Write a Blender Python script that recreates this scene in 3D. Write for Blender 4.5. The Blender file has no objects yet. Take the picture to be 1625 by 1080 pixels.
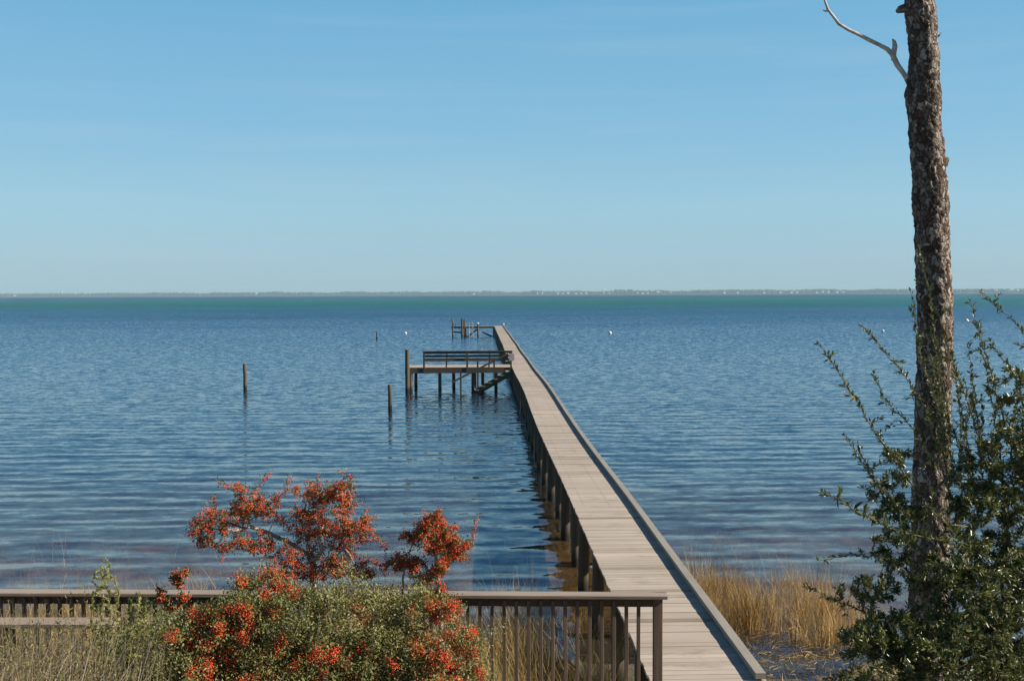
import bpy, bmesh, math, random
import numpy as np
from mathutils import Vector, Matrix, noise

# ------------------------------------------------------------------ camera
SC = bpy.context.scene
COL = SC.collection
R = math.radians
F = 1742.0                      # focal length in pixels of the 1625 px wide photo
CAM_Z = 5.75                    # eye height above the water (water is z = 0)
cam_data = bpy.data.cameras.new('camera')
cam = bpy.data.objects.new('camera', cam_data)
COL.objects.link(cam)
cam_data.sensor_width = 36.0
cam_data.lens = 36.0 * F / 1625.0
cam_data.clip_start = 0.1
cam_data.clip_end = 20000.0
CM = (Matrix.Translation((0, 0, CAM_Z)) @ Matrix.Rotation(R(-1.66), 4, 'Z')
      @ Matrix.Rotation(R(90 - 2.45), 4, 'X') @ Matrix.Rotation(R(-0.23), 4, 'Z'))
cam.matrix_world = CM
SC.camera = cam

# ------------------------------------------------------------------ sky and sun
SUN_EL, SUN_AZ = 34.0, -9.0     # azimuth measured from +X towards +Y
w = bpy.data.worlds.new('World'); SC.world = w; w.use_nodes = True
nt = w.node_tree
bg = nt.nodes['Background']
sky = nt.nodes.new('ShaderNodeTexSky')
sky.sky_type = 'NISHITA'
sky.sun_disc = False
sky.sun_elevation = R(SUN_EL)
sky.sun_rotation = R(90 - SUN_AZ)
sky.altitude = 0
sky.air_density = 1.0
sky.dust_density = 0.25
sky.ozone_density = 2.2
bg.inputs[1].default_value = 0.078
# the clear winter sky over the bay: the Sky Texture, drawn towards the blues of the day by height above the horizon
tc = nt.nodes.new('ShaderNodeTexCoord'); sep = nt.nodes.new('ShaderNodeSeparateXYZ'); nt.links.new(tc.outputs['Generated'], sep.inputs[0])
cr = nt.nodes.new('ShaderNodeValToRGB'); nt.links.new(sep.outputs[2], cr.inputs[0])
SKY = [(0.0, (.30, .50, .65)), (0.03, (.315, .54, .695)), (0.075, (.315, .585, .745)), (0.15, (.23, .525, .755)), (0.26, (.16, .46, .72)), (0.36, (.095, .37, .74)), (0.48, (.05, .25, .66)), (0.64, (.025, .10, .28)), (1.0, (.012, .04, .10))]  # overhead blues set darker than a real sky, to deepen the shadows
while len(cr.color_ramp.elements) < len(SKY): cr.color_ramp.elements.new(0.5)
for i, (p_, c_) in enumerate(SKY):
    cr.color_ramp.elements[i].position = p_; cr.color_ramp.elements[i].color = (*c_, 1)
sc_ = nt.nodes.new('ShaderNodeVectorMath'); sc_.operation = 'SCALE'; sc_.inputs['Scale'].default_value = 1.0 / 0.11
nt.links.new(cr.outputs[0], sc_.inputs[0])
mx_ = nt.nodes.new('ShaderNodeMix'); mx_.data_type = 'RGBA'; mx_.inputs[0].default_value = 0.8
nt.links.new(sky.outputs[0], mx_.inputs[6]); nt.links.new(sc_.outputs[0], mx_.inputs[7]); 
# the faintest streaks of thin high cloud low in the sky
cm = nt.nodes.new('ShaderNodeMapping'); cm.inputs['Scale'].default_value = (2.2, 2.2, 38); cm.inputs['Rotation'].default_value = (0, 0.02, 0); nt.links.new(tc.outputs['Generated'], cm.inputs[0])
cn = nt.nodes.new('ShaderNodeTexNoise'); cn.inputs['Scale'].default_value = 1.6; cn.inputs['Detail'].default_value = 5; nt.links.new(cm.outputs[0], cn.inputs['Vector'])
cl = nt.nodes.new('ShaderNodeValToRGB'); nt.links.new(cn.outputs[0], cl.inputs[0]); cl.color_ramp.elements[0].position = .5; cl.color_ramp.elements[1].position = .8
cl.color_ramp.elements[0].color = (0, 0, 0, 1); cl.color_ramp.elements[1].color = (.16, .16, .16, 1)
cx2 = nt.nodes.new('ShaderNodeMix'); cx2.data_type = 'RGBA'; nt.links.new(cl.outputs[0], cx2.inputs[0]); nt.links.new(mx_.outputs[2], cx2.inputs[6]); cx2.inputs[7].default_value = (4.4, 5.6, 6.4, 1)

# sky turned down landward, behind the camera, to deepen shade on faces turned there
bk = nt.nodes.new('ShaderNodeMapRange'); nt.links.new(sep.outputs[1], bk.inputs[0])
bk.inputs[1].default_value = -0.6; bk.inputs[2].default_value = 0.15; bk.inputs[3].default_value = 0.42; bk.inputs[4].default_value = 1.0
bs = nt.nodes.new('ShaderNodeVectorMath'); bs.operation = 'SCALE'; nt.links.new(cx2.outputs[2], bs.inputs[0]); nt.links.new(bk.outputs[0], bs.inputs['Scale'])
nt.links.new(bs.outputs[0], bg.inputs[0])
sd = bpy.data.lights.new('sun', 'SUN')
sd.energy = 5.0
sd.angle = R(0.5)
sd.color = (1.0, 0.91, 0.78)
sun = bpy.data.objects.new('sun', sd); COL.objects.link(sun)
sdir = Vector((math.cos(R(SUN_AZ)) * math.cos(R(SUN_EL)), math.sin(R(SUN_AZ)) * math.cos(R(SUN_EL)), math.sin(R(SUN_EL))))
sun.rotation_euler = sdir.to_track_quat('Z', 'Y').to_euler()
sun.location = sdir * 60
SC.view_settings.view_transform = 'Standard'
SC.view_settings.look = 'None'
SC.view_settings.exposure = 0.5
SC.view_settings.gamma = 1.0
SC.view_settings.use_curve_mapping = False
SC.cycles.volume_bounces = 0
SC.cycles.max_bounces = 8

# ------------------------------------------------------------------ helpers
def ray(px, py):
    return CM.to_3x3() @ Vector(((px - 812.5) / F, -(py - 540) / F, -1.0))
def P(px, py, Y):
    d = ray(px, py)
    return Vector((0, 0, CAM_Z)) + d * (Y / d.y)
def PW(px, py, z=0.0):
    d = ray(px, py)
    return Vector((0, 0, CAM_Z)) + d * ((z - CAM_Z) / d.z)

def tag(o, label=None, cat=None, group=None, kind=None):
    if label: o['label'] = label
    if cat: o['category'] = cat
    if group: o['group'] = group
    if kind: o['kind'] = kind
    return o
def thing(name, label, cat, loc=(0, 0, 0), group=None):
    o = bpy.data.objects.new(name, None); COL.objects.link(o)
    o.location = loc; o.empty_display_size = 0.2
    return tag(o, label, cat, group)

def link_mesh(name, me, mat, parent=None):
    o = bpy.data.objects.new(name, me); COL.objects.link(o)
    if mat: me.materials.append(mat)
    if parent is not None:
        o.parent = parent
        o.matrix_parent_inverse = Matrix.Translation(-Vector(parent.location))
    return o

def np_mesh(name, V, Fa, mat, parent=None, smooth=False):
    """V (n,3) array, Fa (m,k) array of one face size"""
    V = np.ascontiguousarray(V, dtype=np.float32); Fa = np.ascontiguousarray(Fa, dtype=np.int32)
    me = bpy.data.meshes.new(name)
    me.vertices.add(len(V)); me.vertices.foreach_set('co', V.ravel())
    m, k = Fa.shape
    me.loops.add(m * k); me.loops.foreach_set('vertex_index', Fa.ravel())
    me.polygons.add(m)
    me.polygons.foreach_set('loop_start', np.arange(0, m * k, k, dtype=np.int32))
    me.polygons.foreach_set('loop_total', np.full(m, k, dtype=np.int32))
    if smooth: me.polygons.foreach_set('use_smooth', np.ones(m, dtype=bool))
    me.update(calc_edges=True); me.validate()
    return link_mesh(name, me, mat, parent)

class MB:
    def __init__(s): s.v = []; s.f = []; s.sm = []
    def add(s, vs, fs, smooth=False):
        n = len(s.v); s.v += [tuple(v) for v in vs]
        for f in fs: s.f.append(tuple(i + n for i in f)); s.sm.append(smooth)
    def beam(s, p0, p1, w, h, up=(0, 0, 1), bev=0.0):
        """bar from p0 to p1, w across, h along up; chamfered long edges if bev"""
        p0 = Vector(p0); p1 = Vector(p1); d = (p1 - p0).normalized(); up = Vector(up)
        sd_ = d.cross(up)
        if sd_.length < 1e-4: sd_ = d.cross(Vector((1, 0, 0)))
        sd_.normalize(); u = sd_.cross(d).normalized()
        a, b = w / 2, h / 2
        if bev > 0:
            q = [(-a + bev, -b), (a - bev, -b), (a, -b + bev), (a, b - bev), (a - bev, b), (-a + bev, b), (-a, b - bev), (-a, -b + bev)]
        else:
            q = [(-a, -b), (a, -b), (a, b), (-a, b)]
        n = len(q)
        vs = [p + sd_ * x + u * y for p in (p0, p1) for x, y in q]
        fs = [(n + i, n + (i + 1) % n, (i + 1) % n, i) for i in range(n)]
        fs += [tuple(range(n)), tuple(range(2 * n - 1, n - 1, -1))]
        s.add(vs, fs); return s
    def box(s, c, sx, sy, sz, bev=0.0):
        c = Vector(c); return s.beam(c - Vector((sx / 2, 0, 0)), c + Vector((sx / 2, 0, 0)), sy, sz, bev=bev)
    def tube(s, pts, rad, n=10, cap=True, jit=0.0, rnd=None):
        pts = [Vector(p) for p in pts]; vs = []; fs = []
        ref = Vector((0.13, 0.97, 0.2))
        for i, p in enumerate(pts):
            d = (pts[min(i + 1, len(pts) - 1)] - pts[max(i - 1, 0)]).normalized()
            a = d.cross(ref)
            if a.length < 1e-3: a = d.cross(Vector((1, 0, 0)))
            a.normalize(); b = d.cross(a)
            for k in range(n):
                t = 2 * math.pi * k / n
                r = rad[i] * (1 + (rnd.uniform(-jit, jit) if jit else 0))
                vs.append(p + a * (r * math.cos(t)) + b * (r * math.sin(t)))
        for i in range(len(pts) - 1):
            for k in range(n):
                k2 = (k + 1) % n
                fs.append((i * n + k, i * n + k2, (i + 1) * n + k2, (i + 1) * n + k))
        s.add(vs, fs, True)
        if cap:
            m = len(pts) - 1
            s.add([vs[k] for k in range(n)], [tuple(range(n - 1, -1, -1))])
            s.add([vs[m * n + k] for k in range(n)], [tuple(range(n))])
        return s
    def build(s, name, mat, parent=None):
        me = bpy.data.meshes.new(name)
        me.from_pydata(s.v, [], s.f)
        me.polygons.foreach_set('use_smooth', s.sm)
        me.update()
        return link_mesh(name, me, mat, parent)

# ------------------------------------------------------------------ materials
def mat(name):
    m = bpy.data.materials.new(name); m.use_nodes = True
    t = m.node_tree
    return m, t, t.nodes['Principled BSDF']
def N(t, typ, **kw):
    n = t.nodes.new(typ)
    for k, v in kw.items(): setattr(n, k, v)
    return n
def ramp(t, fac, stops, interp='LINEAR'):
    n = t.nodes.new('ShaderNodeValToRGB'); n.color_ramp.interpolation = interp
    e = n.color_ramp.elements
    while len(e) < len(stops): e.new(0.5)
    for i, (p, c) in enumerate(stops):
        e[i].position = p
        e[i].color = (c[0], c[1], c[2], 1) if not isinstance(c, (int, float)) else (c, c, c, 1)
    t.links.new(fac, n.inputs[0]); return n.outputs[0]
def mathn(t, op, a, b=None, c=None):
    n = t.nodes.new('ShaderNodeMath'); n.operation = op
    for i, x in enumerate((a, b, c)):
        if x is None: continue
        if isinstance(x, (int, float)): n.inputs[i].default_value = x
        else: t.links.new(x, n.inputs[i])
    return n.outputs[0]
def mix(t, fac, a, b, mode='MIX'):
    n = t.nodes.new('ShaderNodeMix'); n.data_type = 'RGBA'; n.blend_type = mode
    for s_, x in ((n.inputs[0], fac), (n.inputs[6], a), (n.inputs[7], b)):
        if isinstance(x, (int, float)): s_.default_value = x
        elif isinstance(x, tuple): s_.default_value = (x[0], x[1], x[2], 1)
        else: t.links.new(x, s_)
    return n.outputs[2]
def noise_tex(t, vec, scale=5, detail=4, rough=0.5, mapping=None):
    if mapping:
        mp = t.nodes.new('ShaderNodeMapping'); mp.inputs['Scale'].default_value = mapping
        t.links.new(vec, mp.inputs[0]); vec = mp.outputs[0]
    n = t.nodes.new('ShaderNodeTexNoise'); n.inputs['Scale'].default_value = scale
    n.inputs['Detail'].default_value = detail; n.inputs['Roughness'].default_value = rough
    t.links.new(vec, n.inputs['Vector']); return n
def bump(t, bsdf, h, dist, strength=1.0):
    b = t.nodes.new('ShaderNodeBump'); b.inputs['Distance'].default_value = dist; b.inputs['Strength'].default_value = strength
    t.links.new(h, b.inputs['Height']); t.links.new(b.outputs[0], bsdf.inputs['Normal'])
    return b

def wood(name, stops, grain_axis, rough=0.8, spec=0.25, grain=(2, 40, 40), moss=None, nails=False, wet=False):
    m, t, b = mat(name)
    geo = N(t, 'ShaderNodeNewGeometry')
    pos = geo.outputs['Position']
    isl = geo.outputs['Random Per Island']
    g = noise_tex(t, pos, 1.0, 5, 0.6, grain)
    g2 = noise_tex(t, pos, 0.9, 3, 0.6)
    f = mathn(t, 'MULTIPLY_ADD', g.outputs[0], 0.55, -0.08)
    f = mathn(t, 'ADD', f, mathn(t, 'MULTIPLY', isl, 0.34))
    f = mathn(t, 'ADD', f, mathn(t, 'MULTIPLY_ADD', g2.outputs[0], 0.5, -0.18))
    c = ramp(t, f, stops)
    if nails:
        odd = ramp(t, isl, [(0.0, (0.70, 0.66, 0.60)), (0.05, (0.80, 0.78, 0.74)), (0.09, (1, 1, 1)), (0.93, (1, 1, 1)), (0.96, (1.1, 1.08, 1.06))], 'CONSTANT')
        c = mix(t, 1.0, c, odd, 'MULTIPLY')
        stn = noise_tex(t, pos, 1.0, 5, 0.7, (1.3, 2.2, 1))
        c = mix(t, ramp(t, stn.outputs[0], [(0.56, 0), (0.72, 0.55)]), c, (0.20, 0.165, 0.105))
        sx = N(t, 'ShaderNodeSeparateXYZ'); t.links.new(pos, sx.inputs[0])
        tot = None
        for x0 in nails:
            d = mathn(t, 'ABSOLUTE', mathn(t, 'SUBTRACT', sx.outputs[0], x0))
            k = mathn(t, 'LESS_THAN', d, 0.007)
            tot = k if tot is None else mathn(t, 'MAXIMUM', tot, k)
        dash = noise_tex(t, pos, 1.0, 2, 0.5, (1, 9, 1))
        tot = mathn(t, 'MULTIPLY', tot, mathn(t, 'GREATER_THAN', dash.outputs[0], 0.47))
        tot = mathn(t, 'MULTIPLY', tot, ramp(t, mathn(t, 'DIVIDE', sx.outputs[1], 100.0), [(0.215, 0), (0.225, 1)]))
        c = mix(t, mathn(t, 'MULTIPLY', tot, 0.5), c, (0.12, 0.10, 0.08))
    if moss:
        c = mix(t, ramp(t, noise_tex(t, pos, 1.3, 4).outputs[0], [(0.42, 0), (0.62, 1)]), c, moss)
    if wet:
        sx = N(t, 'ShaderNodeSeparateXYZ'); t.links.new(pos, sx.inputs[0])
        zz = mathn(t, 'ADD', sx.outputs[2], mathn(t, 'MULTIPLY_ADD', noise_tex(t, pos, 6).outputs[0], 0.3, -0.15))
        k = ramp(t, zz, [(0.16, 1), (0.38, 0)])
        c = mix(t, k, c, (0.022, 0.02, 0.016))
    t.links.new(c, b.inputs['Base Color'])
    b.inputs['Roughness'].default_value = rough
    b.inputs['Specular IOR Level'].default_value = spec
    bump(t, b, g.outputs[0], 0.004, 0.6)
    return m

M = {}
M['deck'] = wood('weathered_decking', [(0.0, (0.210, 0.170, 0.129)), (0.3, (0.386, 0.322, 0.255)), (0.65, (0.479, 0.404, 0.330)), (1.0, (0.562, 0.483, 0.410))], 'x', grain=(1.6, 45, 45), nails=(1.729, 2.108, 2.627))
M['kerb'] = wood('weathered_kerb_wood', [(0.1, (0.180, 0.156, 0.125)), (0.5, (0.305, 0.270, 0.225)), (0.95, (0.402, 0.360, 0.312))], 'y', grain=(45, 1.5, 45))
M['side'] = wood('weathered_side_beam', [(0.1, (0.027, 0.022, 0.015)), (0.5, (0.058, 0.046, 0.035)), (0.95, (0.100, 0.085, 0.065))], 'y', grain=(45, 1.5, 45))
M['pile'] = wood('old_piling_wood', [(0.1, (0.042, 0.032, 0.023)), (0.5, (0.123, 0.100, 0.069)), (0.95, (0.231, 0.200, 0.154))], 'z', grain=(30, 30, 1.5), wet=True)
M['rail'] = wood('brown_railing_wood', [(0.1, (0.073, 0.046, 0.030)), (0.5, (0.138, 0.088, 0.057)), (0.95, (0.227, 0.159, 0.113))], 'x', grain=(1.5, 45, 45), spec=0.3, rough=0.65)
M['railtop'] = wood('weathered_rail_cap_wood', [(0.1, (0.193, 0.147, 0.112)), (0.5, (0.345, 0.275, 0.209)), (0.95, (0.508, 0.427, 0.341))], 'x', grain=(1.5, 45, 45), spec=0.35, rough=0.6)
M['bal'] = wood('baluster_wood', [(0.1, (0.077, 0.052, 0.036)), (0.5, (0.162, 0.117, 0.086)), (0.95, (0.304, 0.233, 0.173))], 'z', grain=(45, 45, 1.5))
M['moss'] = wood('mossy_wood', [(0.1, (0.039, 0.042, 0.031)), (0.5, (0.100, 0.108, 0.077)), (0.95, (0.216, 0.216, 0.169))], 'x', moss=(0.023, 0.069, 0.031), wet=True)
M['plat'] = wood('platform_wood', [(0.1, (0.053, 0.040, 0.032)), (0.5, (0.106, 0.084, 0.067)), (0.95, (0.177, 0.146, 0.120))], 'x', grain=(1.5, 45, 45))

def plain(name, col, rough=0.6, spec=0.4, var=0.15, scale=8):
    m, t, b = mat(name)
    geo = N(t, 'ShaderNodeNewGeometry')
    n = noise_tex(t, geo.outputs['Position'], scale, 4)
    c = ramp(t, n.outputs[0], [(0.25, tuple(x * (1 - var) for x in col)), (0.75, tuple(min(1, x * (1 + var)) for x in col))])
    t.links.new(c, b.inputs['Base Color'])
    b.inputs['Roughness'].default_value = rough; b.inputs['Specular IOR Level'].default_value = spec
    return m
M['white'] = plain('white_paint', (0.8, 0.8, 0.78))
M['sign'] = plain('pale_lavender_sign', (0.416, 0.368, 0.448))
M['roof'] = plain('grey_roof', (0.35, 0.34, 0.34))
M['metal'] = plain('galvanised_metal', (0.55, 0.57, 0.58), 0.35, 0.6)
M['bole'] = plain('grey_holly_bark', (0.399, 0.365, 0.315), 0.8, 0.2, 0.3, 30)
M['darktwig'] = plain('dark_twig_bark', (0.20, 0.17, 0.13), 0.8, 0.2, 0.35, 30)
M['deadwood'] = plain('bleached_dead_wood', (0.56, 0.53, 0.50), 0.8, 0.2, 0.45, 14)

def leafmat(name, stops, rough=0.45, spec=0.5, trans=0.25, big=None):
    m, t, b = mat(name)
    geo = N(t, 'ShaderNodeNewGeometry')
    f = geo.outputs['Random Per Island']
    if big:
        n = noise_tex(t, geo.outputs['Position'], big, 3)
        f = mathn(t, 'ADD', mathn(t, 'MULTIPLY', f, 0.6), mathn(t, 'MULTIPLY_ADD', n.outputs[0], 1.2, -0.4))
    c = ramp(t, f, stops)
    t.links.new(c, b.inputs['Base Color'])
    b.inputs['Roughness'].default_value = rough; b.inputs['Specular IOR Level'].default_value = spec
    if trans:
        tr = N(t, 'ShaderNodeBsdfTranslucent'); t.links.new(c, tr.inputs[0])
        mx = N(t, 'ShaderNodeMixShader'); mx.inputs[0].default_value = trans
        out = t.nodes['Material Output']
        t.links.new(b.outputs[0], mx.inputs[1]); t.links.new(tr.outputs[0], mx.inputs[2]); t.links.new(mx.outputs[0], out.inputs[0])
    return m
M['shrubleaf'] = leafmat('dark_glossy_leaf', [(0.0, (0.049, 0.066, 0.016)), (0.5, (0.119, 0.141, 0.036)), (0.85, (0.227, 0.232, 0.077)), (1.0, (0.432, 0.403, 0.207))], 0.30, 0.5, 0.22)
M['hollyleaf'] = leafmat('small_holly_leaf', [(0.0, (0.103, 0.129, 0.031)), (0.5, (0.231, 0.246, 0.073)), (0.85, (0.411, 0.371, 0.144)), (1.0, (0.567, 0.463, 0.238))], 0.5, 0.4, 0.25, 1.2)
M['crownleaf'] = leafmat('olive_holly_leaf', [(0.0, (0.055, 0.085, 0.024)), (0.6, (0.134, 0.168, 0.041)), (1.0, (0.238, 0.271, 0.065))], 0.5, 0.4, 0.25)
M['berry'] = leafmat('red_berry', [(0.0, (0.311, 0.014, 0.012)), (0.45, (0.734, 0.047, 0.018)), (0.8, (0.867, 0.128, 0.024)), (1.0, (0.867, 0.255, 0.049))], 0.3, 0.5, 0.0)
M['weedleaf'] = leafmat('olive_weed_leaf', [(0.0, (0.108, 0.115, 0.032)), (0.5, (0.216, 0.198, 0.064)), (0.85, (0.356, 0.292, 0.119)), (1.0, (0.454, 0.345, 0.173))], 0.6, 0.3, 0.3, 0.9)
M['greenleaf'] = leafmat('feathery_green_leaf', [(0.0, (0.203, 0.241, 0.077)), (0.6, (0.432, 0.441, 0.152)), (1.0, (0.680, 0.623, 0.256))], 0.6, 0.3, 0.3)
M['drystem'] = leafmat('dry_stem', [(0.0, (0.184, 0.138, 0.083)), (0.6, (0.313, 0.248, 0.156)), (1.0, (0.442, 0.377, 0.267))], 0.7, 0.2, 0.1)
M['marsh'] = leafmat('golden_marsh_grass', [(0.0, (0.121, 0.075, 0.025)), (0.35, (0.363, 0.230, 0.076)), (0.7, (0.585, 0.389, 0.148)), (1.0, (0.747, 0.579, 0.305))], 0.6, 0.3, 0.15, 0.8)
M['wood_far'] = leafmat('far_tree_foliage', [(0.0, (0.035, 0.05, 0.025)), (0.6, (0.055, 0.075, 0.035)), (1.0, (0.08, 0.095, 0.045))], 0.8, 0.1, 0.0)

def make_ground():
    m, t, b = mat('sandy_marsh_soil')
    geo = N(t, 'ShaderNodeNewGeometry'); pos = geo.outputs['Position']
    n1 = noise_tex(t, pos, 1.1, 6, 0.65); n2 = noise_tex(t, pos, 14, 4, 0.7)
    f = mathn(t, 'ADD', mathn(t, 'MULTIPLY', n1.outputs[0], 0.6), mathn(t, 'MULTIPLY', n2.outputs[0], 0.4))
    c = ramp(t, f, [(0.3, (0.05, 0.04, 0.025)), (0.5, (0.12, 0.10, 0.055)), (0.7, (0.24, 0.20, 0.13))])
    t.links.new(c, b.inputs['Base Color']); b.inputs['Roughness'].default_value = 0.9
    bump(t, b, n2.outputs[0], 0.05)
    return m
M['ground'] = make_ground()

def make_bark():
    m, t, b = mat('pine_bark_plates')
    geo = N(t, 'ShaderNodeNewGeometry'); pos = geo.outputs['Position']
    wob = noise_tex(t, pos, 9, 3)
    vadd = N(t, 'ShaderNodeVectorMath', operation='MULTIPLY_ADD'); t.links.new(wob.outputs[1], vadd.inputs[0]); vadd.inputs[1].default_value = (0.16, 0.16, 0.2); t.links.new(pos, vadd.inputs[2])
    mp = N(t, 'ShaderNodeMapping'); mp.inputs['Scale'].default_value = (24, 24, 12); t.links.new(vadd.outputs[0], mp.inputs[0])
    v = N(t, 'ShaderNodeTexVoronoi'); v.inputs['Scale'].default_value = 1; t.links.new(mp.outputs[0], v.inputs['Vector'])
    ve = N(t, 'ShaderNodeTexVoronoi', feature='DISTANCE_TO_EDGE'); ve.inputs['Scale'].default_value = 1; t.links.new(mp.outputs[0], ve.inputs['Vector'])
    fine = noise_tex(t, pos, 60, 4, 0.65)
    sp = N(t, 'ShaderNodeSeparateColor'); t.links.new(v.outputs['Color'], sp.inputs[0])
    c = ramp(t, sp.outputs[0], [(0.0, (0.085, 0.052, 0.036)), (0.3, (0.14, 0.108, 0.086)), (0.65, (0.30, 0.25, 0.205)), (1.0, (0.57, 0.50, 0.43))])
    c = mix(t, ramp(t, sp.outputs[1], [(0.86, 0), (0.93, 0.55)]), c, (0.20, 0.085, 0.045))
    c = mix(t, ramp(t, fine.outputs[0], [(0.35, 0.55), (0.6, 0.0)]), c, (0.10, 0.075, 0.06))
    edge = ramp(t, ve.outputs[0], [(0.0, 1), (0.10, 0)])
    c = mix(t, mathn(t, 'MULTIPLY', edge, 0.85), c, (0.02, 0.014, 0.011))
    t.links.new(c, b.inputs['Base Color']); b.inputs['Roughness'].default_value = 0.9; b.inputs['Specular IOR Level'].default_value = 0.15
    h = mathn(t, 'ADD', mathn(t, 'MULTIPLY', ramp(t, ve.outputs[0], [(0.0, 0), (0.16, 0.75), (0.6, 1)]), 1.0), mathn(t, 'MULTIPLY', fine.outputs[0], 0.4))
    bump(t, b, h, 0.014, 0.9)
    return m
M['bark'] = make_bark()

def make_water():
    m, t, b = mat('bay_water')
    geo = N(t, 'ShaderNodeNewGeometry'); pos = geo.outputs['Position']
    sx = N(t, 'ShaderNodeSeparateXYZ'); t.links.new(pos, sx.inputs[0])
    Yp = sx.outputs[1]
    big = noise_tex(t, pos, 1.0, 4, 0.55, (0.0016, 0.006, 1))
    mid = noise_tex(t, pos, 1.0, 4, 0.6, (0.02, 0.07, 1))
    lg = mathn(t, 'DIVIDE', mathn(t, 'LOGARITHM', mathn(t, 'MAXIMUM', Yp, 5.0), 10.0), 4.0)
    lg = mathn(t, 'ADD', lg, mathn(t, 'MULTIPLY_ADD', big.outputs[0], 0.11, -0.055))
    lg = mathn(t, 'ADD', lg, mathn(t, 'MULTIPLY_ADD', mid.outputs[0], 0.06, -0.03))
    c = ramp(t, lg, WATER_STOPS)
    # patches of weed and paler sand on the bottom of the shallows
    bot = noise_tex(t, pos, 1.0, 5, 0.65, (0.9, 0.5, 1))
    shal = ramp(t, mathn(t, 'DIVIDE', Yp, 100.0), [(0.25, 1.0), (0.6, 0.3)])
    c = mix(t, shal, c, mix(t, 1.0, c, ramp(t, bot.outputs[0], [(0.35, 0.45), (0.52, 0.95), (0.68, 1.5)]), 'MULTIPLY'))
    t.links.new(c, b.inputs['Base Color'])
    b.inputs['IOR'].default_value = 1.52
    b.inputs['Subsurface Weight'].default_value = 1.0
    b.inputs['Subsurface Radius'].default_value = (0.36, 0.4, 0.4)
    b.inputs['Subsurface Scale'].default_value = 1.0
    # wave slopes, given straight as a slope field: long low swell near the shore, wind chop further out
    def slopes(scale_x, scale_y, detail, rot):
        mp = N(t, 'ShaderNodeMapping'); mp.inputs['Rotation'].default_value = (0, 0, R(rot)); t.links.new(pos, mp.inputs[0])
        n = noise_tex(t, mp.outputs[0], 1.0, detail, 0.5, (scale_x, scale_y, 1))
        sp = N(t, 'ShaderNodeSeparateColor'); t.links.new(n.outputs[1], sp.inputs[0])
        return [mathn(t, 'SUBTRACT', sp.outputs[k], 0.5) for k in (0, 1)]
    yk = mathn(t, 'DIVIDE', Yp, 200.0)
    gust = noise_tex(t, pos, 1.0, 4, 0.55, (0.010, 0.03, 1))
    gu = ramp(t, gust.outputs[0], [(0.35, 0.72), (0.65, 1.0)])
    swell = slopes(0.55, 2.3, 1.5, 4)
    wav = slopes(2.1, 3.7, 2.0, -7)
    chp = slopes(6.0, 8.5, 2.0, 12)
    k1 = ramp(t, yk, [(0.10, 0.40), (0.2, 0.34), (0.36, 0.16), (0.7, 0.04)])
    k2 = mathn(t, 'MULTIPLY', gu, ramp(t, yk, [(0.10, 0.16), (0.20, 0.30), (0.36, 0.6), (0.8, 0.95)]))
    k3 = mathn(t, 'MULTIPLY', gu, ramp(t, yk, [(0.10, 0.10), (0.20, 0.22), (0.36, 0.6), (0.8, 0.95)]))
    def tot(i, a1, a2, a3):
        v = mathn(t, 'MULTIPLY', mathn(t, 'MULTIPLY', swell[i], k1), a1)
        v = mathn(t, 'ADD', v, mathn(t, 'MULTIPLY', mathn(t, 'MULTIPLY', wav[i], k2), a2))
        return mathn(t, 'ADD', v, mathn(t, 'MULTIPLY', mathn(t, 'MULTIPLY', chp[i], k3), a3))
    # regular little wave trains running in to the beach
    def train(wl, rot, dist, dsc):
        mp = N(t, 'ShaderNodeMapping'); mp.inputs['Rotation'].default_value = (0, 0, R(rot)); mp.inputs['Scale'].default_value = (0.45, 1, 1); t.links.new(pos, mp.inputs[0])
        wn = N(t, 'ShaderNodeTexWave', bands_direction='Y', wave_profile='SIN'); t.links.new(mp.outputs[0], wn.inputs['Vector'])
        wn.inputs['Scale'].default_value = 0.31416 / wl; wn.inputs['Distortion'].default_value = dist; wn.inputs['Detail'].default_value = 2; wn.inputs['Detail Scale'].default_value = dsc
        return mathn(t, 'SUBTRACT', wn.outputs['Fac'], 0.5)
    tr = mathn(t, 'ADD', mathn(t, 'MULTIPLY', train(1.25, 3, 5.0, 1.6), 0.10), mathn(t, 'MULTIPLY', train(0.8, -5, 6.0, 2.2), 0.06))
    tr = mathn(t, 'MULTIPLY', tr, ramp(t, yk, [(0.10, 1.0), (0.19, 0.9), (0.34, 0.35), (0.5, 0.0)]))
    sx_ = tot(0, 0.35, 0.6, 0.6)
    sy_ = mathn(t, 'ADD', tot(1, 0.75, 1.1, 0.9), tr)
    lean = mathn(t, 'MULTIPLY', ramp(t, yk, [(0.10, 0.10), (0.25, 0.20), (0.45, 0.45), (0.7, 0.8), (1.0, 1.0)]), WAVE_LEAN)
    lean = mathn(t, 'MULTIPLY', lean, ramp(t, mathn(t, 'MULTIPLY', lg, 0.5), [(0.28, 0.5), (0.35, 1.0)]))
    lean = mathn(t, 'MULTIPLY', lean, 2.0)
    sy_ = mathn(t, 'SUBTRACT', sy_, lean)
    cv = N(t, 'ShaderNodeCombineXYZ'); t.links.new(sx_, cv.inputs[0]); t.links.new(sy_, cv.inputs[1]); cv.inputs[2].default_value = 1
    nn = N(t, 'ShaderNodeVectorMath', operation='NORMALIZE'); t.links.new(cv.outputs[0], nn.inputs[0]); t.links.new(nn.outputs[0], b.inputs['Normal'])
    b.inputs['Roughness'].default_value = 0.06
    return m
WAVE_LEAN = 0.155
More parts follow.
